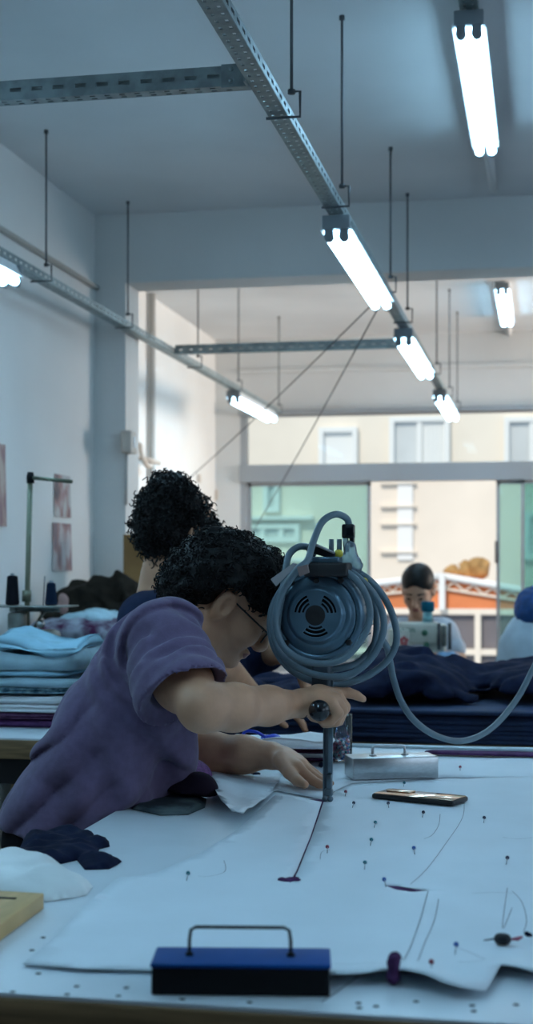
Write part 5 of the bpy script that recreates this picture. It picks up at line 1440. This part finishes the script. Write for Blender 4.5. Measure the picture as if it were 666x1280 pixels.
def simple_hand(sd, wr, direc, nrm, s=1.0, curl=0.4, side=1):
    "palm, four unequal bent fingers and a thumb"
    d = Vector(direc).normalized(); n = Vector(nrm).normalized(); a = d.cross(n).normalized() * side
    kc_ = []
    for i, (o, l) in enumerate(((0.027, 0.070), (0.010, 0.078), (-0.008, 0.072), (-0.024, 0.058))):
        k = wr + d * 0.085 * s + a * o * s + n * 0.004 * s; sd.chain([wr + d * 0.01 * s, wr.lerp(k, 0.55), k], [0.020 * s, 0.0175 * s, 0.0115 * s], 0.010)
        m1 = k + (d - n * curl * 0.6) .normalized() * l * 0.45 * s; m2 = m1 + (d - n * curl * 1.6).normalized() * l * 0.32 * s; m3 = m2 + (d - n * curl * 2.6).normalized() * l * 0.26 * s
        sd.chain([k, m1, m2, m3], [0.0105 * s, 0.0092 * s, 0.0085 * s, 0.0072 * s], 0.003)
    t0 = wr + d * 0.022 * s + a * 0.014 * s; t1 = t0 + (d * 0.6 + a * 0.8 - n * 0.3).normalized() * 0.042 * s; t2 = t1 + (d * 0.9 + a * 0.3 - n * 0.4).normalized() * 0.032 * s; t3 = t2 + (d - n * 0.3).normalized() * 0.024 * s
    sd.chain([t0, t1, t2, t3], [0.017 * s, 0.0125 * s, 0.0105 * s, 0.0085 * s], 0.005)
Ea, Wa = W(272, 826, Z2 - 0.27), W(318, 872, Z2 - 0.12)
b.chain([W(205, 782, Z2 - 0.12), Ea, Wa], [0.050, 0.042, 0.027], 0.02); simple_hand(b, Wa, Vector((0.9, 0.2, -0.35)), (0.3, 0, 0.9))
Eb, Wb = W(333, 815, Z2 + 0.12), W(359, 816, Z2 - 0.04)
b.chain([W(292, 800, Z2 + 0.15), Eb, Wb], [0.050, 0.040, 0.027], 0.02); simple_hand(b, Wb, Vector((0.6, -0.3, -0.7)), (0.7, 0, 0.5), side=-1)
me = b.mesh(0.0062); head_paint(me, F2, 0.95); put('body', me, [M['skin_a'], M['lip'], M['eye']], p2)
s2 = SDF()
s2.chain([W(196, 785, Z2 - 0.08), W(292, 806, Z2 + 0.15)], [0.095, 0.092], 0.06); s2.chain([W(228, 800, Z2 + 0.03), W(238, 880, Z2 + 0.04), W(224, 975, Z2)], [0.13, 0.145, 0.15], 0.08)
s2.chain([W(200, 784, Z2 - 0.11), W(248, 812, Z2 - 0.22)], [0.074, 0.064], 0.04); s2.chain([W(295, 802, Z2 + 0.15), W(326, 808, Z2 + 0.13)], [0.078, 0.075], 0.04)
s2.rc(W(178, 772, Z2 - 0.03), W(200, 780, Z2), 0.060, 0.08, 0.05)
s2.sub(lambda P: d_rc(P, W(206, 735, Z2), W(222, 700, Z2), 0.054, 0.08), 0.01); s2.disp = lambda P: 0.004 * ridg(P, 22, 1) + 0.003 * nz(P, 40, 2)
put('navy_shirt', s2.mesh(0.008), M['shirt_navy'], p2)
t2 = SDF()
for dy in (-0.09, 0.09):
    hp = hips + Vector((0, dy, 0)); t2.chain([hp + Vector((0, 0, 0.06)), Vector((hp.x + 0.02, hp.y, 0.45)), Vector((hp.x - 0.02, hp.y, 0.10))], [0.105, 0.075, 0.06], 0.05)
t2.cut((0, 0, 0.08), (0, 0, -1)); put('trousers', t2.mesh(0.012), M['trousers'], p2)
for dy in (-0.09, 0.09):
    hp = hips + Vector((0, dy, 0)); q = SDF(); q.rc(Vector((hp.x - 0.03, hp.y, 0.045)), Vector((hp.x + 0.13, hp.y + 0.03, 0.038)), 0.046, 0.040, 0.03); q.rc(Vector((hp.x - 0.02, hp.y, 0.10)), Vector((hp.x - 0.02, hp.y, 0.05)), 0.045, 0.046, 0.03); q.cut((0, 0, 0.001), (0, 0, -1)); put('shoe', q.mesh(0.008), M['shoe'], p2)
h2 = SDF()
for x, y, dz, r in ((216, 640, 0.0, 0.080), (210, 622, -0.02, 0.060), (228, 655, 0.03, 0.078), (200, 655, -0.02, 0.066), (240, 660, 0.02, 0.058), (200, 683, -0.02, 0.046), (224, 690, 0.0, 0.055), (212, 612, 0.0, 0.045), (246, 680, 0.03, 0.045)):
    h2.el(W(x, y, Z2 + dz), (r, r, r), k=0.03)
h2.disp = lambda P: 0.011 * nz(P, 52, 4) + 0.005 * nz(P, 120, 1)
hm = h2.mesh(0.0075)
mb = curls(hm, 1700, 11, lambda p, n: True, 0.030, 0.0080, 0.0026, droop=0.2); mb.bm.from_mesh(hm)
put('hair', mb, M['hair'], p2, nofix=True)['kind'] = 'stuff'

# ============ 3. seated woman facing us at the sewing machine ============
Z3 = 6.95; p3o = W(527, 800, Z3)
p3 = thing('person', (p3o.x, p3o.y, 0), 'seated person with tied dark hair, pale grey shirt, facing us at a sewing machine', 'person')
b = SDF(); F3 = hframe(W(522.5, 739, Z3), (-0.10, -0.86, -0.50), (-0.02, -0.50, 0.86)); HP3 = head(b, F3, 0.93)
b.chain([Vector(HP3(-0.02, 0, -0.05)), W(524, 782, Z3 + 0.05)], [0.047, 0.052], 0.02)
b.chain([W(504, 787, Z3 + 0.05), W(550, 787, Z3 + 0.05)], [0.045, 0.045], 0.03); b.chain([W(527, 795, Z3 + 0.05), W(527, 880, Z3 + 0.08)], [0.09, 0.10], 0.05)
Ea, Wa = W(572, 826, Z3 - 0.02), W(548, 818, Z3 - 0.30)
b.chain([W(559, 788, Z3 + 0.05), Ea, Wa], [0.045, 0.040, 0.026], 0.02); simple_hand(b, Wa, Vector((-0.6, -0.7, -0.1)), (0, 0, 1), 0.95)
Eb, Wb = W(484, 826, Z3 - 0.02), W(500, 820, Z3 - 0.30)
b.chain([W(496, 788, Z3 + 0.05), Eb, Wb], [0.045, 0.040, 0.026], 0.02); simple_hand(b, Wb, Vector((0.6, -0.7, -0.1)), (0, 0, 1), 0.95, side=-1)
sy = p3o.y + 0.10
for sx_ in (-0.09, 0.09):
    hp = Vector((p3o.x + sx_, sy, 0.55)); kn = Vector((p3o.x + sx_ * 1.3, sy - 0.42, 0.50)); b.chain([hp, kn, Vector((kn.x, kn.y + 0.03, 0.08))], [0.075, 0.052, 0.035], 0.03); b.rc(Vector((kn.x, kn.y + 0.03, 0.06)), Vector((kn.x, kn.y - 0.10, 0.035)), 0.034, 0.028, 0.02)
b.rc((p3o.x, sy, 0.58), (p3o.x, sy + 0.0, 0.8), 0.11, 0.10, 0.05)
me = b.mesh(0.0065); head_paint(me, F3, 0.93); put('body', me, [M['skin_b'], M['lip'], M['eye']], p3)
s3 = SDF()
s3.chain([W(503, 792, Z3 + 0.05), W(551, 792, Z3 + 0.05)], [0.068, 0.068], 0.05); s3.chain([W(527, 805, Z3 + 0.05), W(527, 850, Z3 + 0.06), Vector((p3o.x, sy, 0.60))], [0.115, 0.12, 0.14], 0.08)
s3.chain([W(556, 790, Z3 + 0.05), W(567, 812, Z3 + 0.01)], [0.064, 0.062], 0.04); s3.chain([W(499, 790, Z3 + 0.05), W(489, 812, Z3 + 0.01)], [0.064, 0.062], 0.04)
s3.sub(lambda P: d_rc(P, W(524, 782, Z3 - 0.06), W(523, 750, Z3 - 0.02), 0.075, 0.075), 0.01); s3.disp = lambda P: 0.004 * ridg(P, 18, 1)
put('grey_shirt', s3.mesh(0.008), M['shirt_grey'], p3)
t3 = SDF()
for sx_ in (-0.09, 0.09):
    hp = Vector((p3o.x + sx_, sy, 0.56)); kn = Vector((p3o.x + sx_ * 1.3, sy - 0.42, 0.50)); t3.chain([hp, kn, Vector((kn.x, kn.y + 0.03, 0.10))], [0.10, 0.075, 0.055], 0.05)
t3.cut((0, 0, 0.085), (0, 0, -1)); put('trousers', t3.mesh(0.012), M['trousers'], p3)
for sx_ in (-0.117, 0.117):
    q = SDF(); q.rc((p3o.x + sx_, sy - 0.39, 0.045), (p3o.x + sx_, sy - 0.53, 0.038), 0.045, 0.040, 0.03); q.cut((0, 0, 0.001), (0, 0, -1)); put('shoe', q.mesh(0.009), M['shoe'], p3)
h3 = SDF(); R3_ = np.array(F3.to_3x3())
for c, r in (((-0.012, 0, 0.062), (0.102, 0.084, 0.084)), ((-0.06, 0, 0.02), (0.055, 0.070, 0.070)), ((-0.10, 0, 0.05), (0.045, 0.045, 0.045))): h3.el(HP3(*c), tuple(v * 0.95 for v in r), R3_, 0.02)
h3.sub(lambda P: d_el(P, HP3(0.108, 0, -0.010), (0.058, 0.060, 0.086), R3_), 0.01); h3.disp = lambda P: 0.001 * nz(P, 60, 1)
put('hair', h3.mesh(0.006), M['hair'], p3)

def stool(x, y, z, label):
    t = thing('stool', (x, y, 0), label, 'stool')
    put('seat', MB().lathe([(0.0, z - 0.04), (0.16, z - 0.04), (0.17, z - 0.02), (0.165, z), (0.0, z)], Matrix.Translation((x, y, 0)), 28), M['wood_dark'], t)
    for a in (45, 135, 225, 315):
        c, s_ = math.cos(math.radians(a)), math.sin(math.radians(a)); put('leg', MB().tube([(x + 0.12 * c, y + 0.12 * s_, z - 0.04), (x + 0.17 * c, y + 0.17 * s_, 0.0)], 0.013, 8), M['legpaint'], t)
stool(p3o.x, sy + 0.02, 0.455, 'wooden stool under the seated person in pale grey')

# her sewing machine
M['mach_cream'] = mat('cream machine enamel', (0.58, 0.56, 0.48), 0.35, var=0.08, vscale=10)
M['decal_green'] = mat('green decal', (0.05, 0.16, 0.10), 0.5); M['decal_red'] = mat('red decal', (0.50, 0.10, 0.10), 0.5)
Z4 = 6.42
def sm(x, y, dz=0.0): return W(x, y, Z4 + dz)
o4 = sm(525, 830)
t = thing('sewing_machine', (o4.x, o4.y, 0.845), 'cream industrial sewing machine with green lettering before the seated person', 'sewing machine')
def bxp(mb, x0, y0, x1, y1, dep, bev=0.01, dz=0.0):
    a, b_ = sm(x0, y0, dz), sm(x1, y1, dz); mb.box(((a.x + b_.x) / 2, (a.y + b_.y) / 2 + dep / 2, (a.z + b_.z) / 2), (abs(b_.x - a.x), dep, abs(a.z - b_.z)), bev=bev)
mb = MB(); bxp(mb, 490, 778, 549, 806, 0.10, 0.014); bxp(mb, 484, 786, 512, 832, 0.12, 0.012); bxp(mb, 533, 780, 556, 816, 0.10, 0.012)
put('arm', mb, M['mach_cream'], t)
mb = MB(); a = sm(525, 832); mb.box((a.x - 0.02, a.y + 0.06, 0.845 + 0.02), (0.40, 0.17, 0.038), bev=0.006); put('bed', mb, M['mach_cream'], t)
for x in (548.5, 562): put('presser_bar', MB().tube([sm(x, 779, -0.03), sm(x, 812, -0.03)], 0.008, 10), M['rod'], t)
mb = MB(); bxp(mb, 552, 782, 558, 808, 0.04, 0.004, -0.02); put('face_plate', mb, M['mach_grey'], t)
for x, y in ((531, 791), (533, 806)): put('dial', MB().lathe([(0.014, 0), (0.014, 0.012), (0.009, 0.018), (0, 0.018)], Matrix.Translation(sm(x, y, -0.005)) @ Matrix.Rotation(math.pi / 2, 4, 'X'), 18), M['decal_green'], t)
# lettering-like green strokes and a red flower badge on the arm
mb = MB()
for k, (x, w_, h_l) in enumerate(((500, 2.4, 4), (503.2, 2.0, 4), (506.2, 2.4, 3.2), (509.4, 2.0, 4), (512.4, 2.4, 3.4), (515.6, 2.0, 4), (518.4, 2.0, 4))):
    a = sm(x, 787.5, -0.0006); hh = h_l * Z4 / F; ww = w_ * Z4 / F
    mb.box(a + Vector((-ww / 2 + 0.001, -0.0006, 0)), (0.0022, 0.001, hh)); mb.box(a + Vector((0, -0.0006, hh / 2 * (1 if k % 2 else -1))), (ww, 0.001, 0.0022))
    if k % 3: mb.box(a + Vector((ww / 2 - 0.001, -0.0006, 0)), (0.0022, 0.001, hh))
put('lettering', mb, M['decal_green'], t)
mb = MB(); c = sm(505, 801, -0.0006)
for k in range(5):
    a = k * 2 * math.pi / 5 + 0.3; mb.ball(c + Vector((0.013 * math.cos(a), -0.006, 0.013 * math.sin(a))), (0.009, 0.0008, 0.009), u=12, v=6)
put('flower_badge', mb, M['decal_red'], t)
mb = MB(); bxp(mb, 538, 772, 541, 782, 0.01, 0.001, 0.02); put('spool_post', mb, M['rod'], t)
p = sm(534.5, 778.5, 0.03)
t = thing('thread_cone', p, 'two tone teal thread cone standing on the cream sewing machine', 'thread cone')
put('thread', MB().lathe([(0.024, 0.050), (0.030, 0.054), (0.031, 0.090), (0.026, 0.097), (0.0, 0.098)], Matrix.Translation(p), 24), mat('dark teal thread', (0.01, 0.13, 0.20), 0.85, bump=0.3, bscale=400), t)
put('core', MB().lathe([(0.0, 0.0), (0.024, 0.0), (0.021, 0.051), (0.0, 0.051)], Matrix.Translation(p), 24), mat('pale aqua cone', (0.22, 0.50, 0.55), 0.6), t)
blob('blue_cloth', [(W(562, 822, 6.40), (0.05, 0.06, 0.022)), (W(552, 824, 6.38), (0.04, 0.05, 0.018))], mat('sky blue cloth', (0.25, 0.42, 0.62), 0.9), 'small sky blue cloth beside the cream sewing machine', 'fabric scrap', 0.004, 60, 2, 0.006, 0.846)
t = thing('red_box', W(588, 829, 6.45), 'small flat red and dark box on the sewing table right of the machine', 'box')
c = W(588, 829, 6.45); c.z = 0.8455
put('body', MB().box(c + Vector((0, 0.03, 0.012)), (0.13, 0.08, 0.022), bev=0.003), M['mach_grey'], t)
put('lid', MB().box(c + Vector((0.01, 0.03, 0.032)), (0.10, 0.08, 0.018), bev=0.003), mat('red plastic', (0.50, 0.10, 0.05), 0.5), t)
lump('black_pincushion', W(570, 826, 6.36), (0.028, 0.028, 0.022), M['navy'], 'small black pincushion beside the sky blue cloth', 'pincushion', 0.002, 80)

# ============ 4. seated person at the right edge, back turned ============
Z5 = 6.05; p4o = W(684, 850, Z5)
p4 = thing('person', (p4o.x, p4o.y, 0), 'person in white work shirt and blue hair cap, back turned, at the right edge', 'person')
b = SDF(); F4 = hframe(W(672, 774, Z5), (0.35, 0.92, -0.22), (0.05, 0.2, 0.95)); HP4 = head(b, F4, 0.95)
b.chain([Vector(HP4(-0.03, 0, -0.05)), W(676, 785, Z5)], [0.050, 0.056], 0.02)
b.chain([W(655, 800, Z5), W(710, 800, Z5)], [0.055, 0.055], 0.04); b.chain([W(682, 805, Z5), Vector((p4o.x, p4o.y, 0.60))], [0.10, 0.12], 0.05)
for sgn, sx_ in ((-1, 640), (1, 726)):
    e = W(sx_, 870, Z5 + 0.10); w_ = W(sx_ + (16 if sgn < 0 else -16), 872, Z5 + 0.33); b.chain([W(sx_ + (6 if sgn < 0 else -6), 805, Z5), e, w_], [0.05, 0.042, 0.028], 0.02); simple_hand(b, w_, Vector((0, 1, 0)), (0, 0, 1), side=-sgn)
for sx_ in (-0.09, 0.09):
    hp = Vector((p4o.x + sx_, p4o.y, 0.54)); kn = Vector((p4o.x + sx_ * 1.2, p4o.y + 0.40, 0.50)); b.chain([hp, kn, Vector((kn.x, kn.y - 0.03, 0.08))], [0.075, 0.052, 0.035], 0.03); b.rc(Vector((kn.x, kn.y - 0.03, 0.06)), Vector((kn.x, kn.y + 0.10, 0.035)), 0.034, 0.028, 0.02)
me = b.mesh(0.008); head_paint(me, F4, 0.95); put('body', me, [M['skin_b'], M['lip'], M['eye']], p4)
s4 = SDF()
s4.chain([W(662, 802, Z5), W(710, 802, Z5)], [0.092, 0.092], 0.06); s4.chain([W(684, 815, Z5), W(684, 850, Z5), Vector((p4o.x, p4o.y, 0.58))], [0.15, 0.16, 0.17], 0.10)
s4.chain([W(648, 806, Z5), W(640, 850, Z5 + 0.05), W(642, 868, Z5 + 0.15)], [0.078, 0.072, 0.062], 0.05); s4.chain([W(722, 806, Z5), W(730, 850, Z5 + 0.05), W(724, 868, Z5 + 0.15)], [0.078, 0.072, 0.062], 0.05)
s4.rc(W(655, 785, Z5), W(672, 778, Z5), 0.05, 0.06, 0.05)
s4.disp = lambda P: 0.004 * np.sin(P[:, 0] * 60 + 2 * nz(P, 5, 1)) + 0.003 * ridg(P, 20, 1)
put('white_shirt', s4.mesh(0.009), M['shirt_white'], p4)
t4_ = SDF()
for sx_ in (-0.09, 0.09):
    hp = Vector((p4o.x + sx_, p4o.y, 0.55)); kn = Vector((p4o.x + sx_ * 1.2, p4o.y + 0.40, 0.50)); t4_.chain([hp, kn, Vector((kn.x, kn.y - 0.03, 0.10))], [0.10, 0.075, 0.055], 0.05)
t4_.cut((0, 0, 0.085), (0, 0, -1)); put('trousers', t4_.mesh(0.014), M['trousers'], p4)
for sx_ in (-0.108, 0.108):
    q = SDF(); q.rc((p4o.x + sx_, p4o.y + 0.36, 0.045), (p4o.x + sx_, p4o.y + 0.50, 0.038), 0.045, 0.040, 0.03); q.cut((0, 0, 0.001), (0, 0, -1)); put('shoe', q.mesh(0.010), M['shoe'], p4)
c4 = SDF(); R4 = np.array(F4.to_3x3())
c4.el(HP4(-0.02, 0, 0.055), (0.108, 0.090, 0.088), R4, 0.02); c4.el(HP4(-0.06, 0, 0.015), (0.060, 0.078, 0.055), R4, 0.02)
c4.sub(lambda P: d_el(P, HP4(0.10, 0, -0.03), (0.065, 0.085, 0.095), R4), 0.01); c4.disp = lambda P: 0.004 * ridg(P, 60, 1)
put('hair_cap', c4.mesh(0.007), M['cap_blue'], p4)
stool(p4o.x, p4o.y - 0.01, 0.45, 'wooden stool under the person in white shirt')
# ---------------------------------------------------------------- light, sky, camera
w = bpy.data.worlds.new('sky'); scene.world = w; w.use_nodes = True
bg = w.node_tree.nodes['Background']; bg.inputs['Color'].default_value = (0.62, 0.80, 1.0, 1); bg.inputs['Strength'].default_value = 1.1
sun = bpy.data.lights.new('sun', 'SUN'); sun.energy = 2.7; sun.angle = math.radians(1); sun.color = (1.0, 0.90, 0.76)
so = bpy.data.objects.new('sun', sun); COL.objects.link(so); so.rotation_euler = (math.radians(48), 0, math.radians(-18))
# area lamps added in the unseen right-wall windows to fill the rooms
for (ya, yb, en, lc) in ((-1.2, 1.6, 6, (0.50, 0.75, 1.0)), (2.0, 5.2, 6, (0.50, 0.75, 1.0)), (8.0, 10.2, 70, (1.0, 0.87, 0.76))):
    l = bpy.data.lights.new('window_daylight', 'AREA'); l.shape = 'RECTANGLE'; l.size = yb - ya - 0.1; l.size_y = HEAD - SILL - 0.1
    l.spread = math.radians(84 if ya > 6 else 150)
    l.energy = en; l.color = lc
    o = bpy.data.objects.new('window_daylight', l); COL.objects.link(o); o.location = (XR + 0.10, (ya + yb) / 2, (SILL + HEAD) / 2)
    o.rotation_euler = (math.radians(90), 0, math.radians(90))
# daylight of the street window
cam = bpy.data.cameras.new('camera'); co_ = bpy.data.objects.new('camera', cam); COL.objects.link(co_); scene.camera = co_
co_.location = (0, 0, EYE); co_.rotation_euler = (math.radians(90), 0, TH)
cam.sensor_fit = 'VERTICAL'; cam.sensor_height = 36; cam.sensor_width = 36; cam.lens = 36 * F / 1280
cam.shift_y = (HZ - 640) / 1280; cam.clip_start = 0.05; cam.clip_end = 200
cam.dof.use_dof = True; cam.dof.focus_distance = 2.66; cam.dof.aperture_fstop = 5.0
vs = scene.view_settings; scene.display_settings.display_device = 'sRGB'
vs.view_transform = 'Standard'; vs.look = 'None'; vs.gamma = 1.0; vs.use_curve_mapping = False; vs.exposure = 0.0
try: scene.cycles.use_denoising = True
except Exception: pass
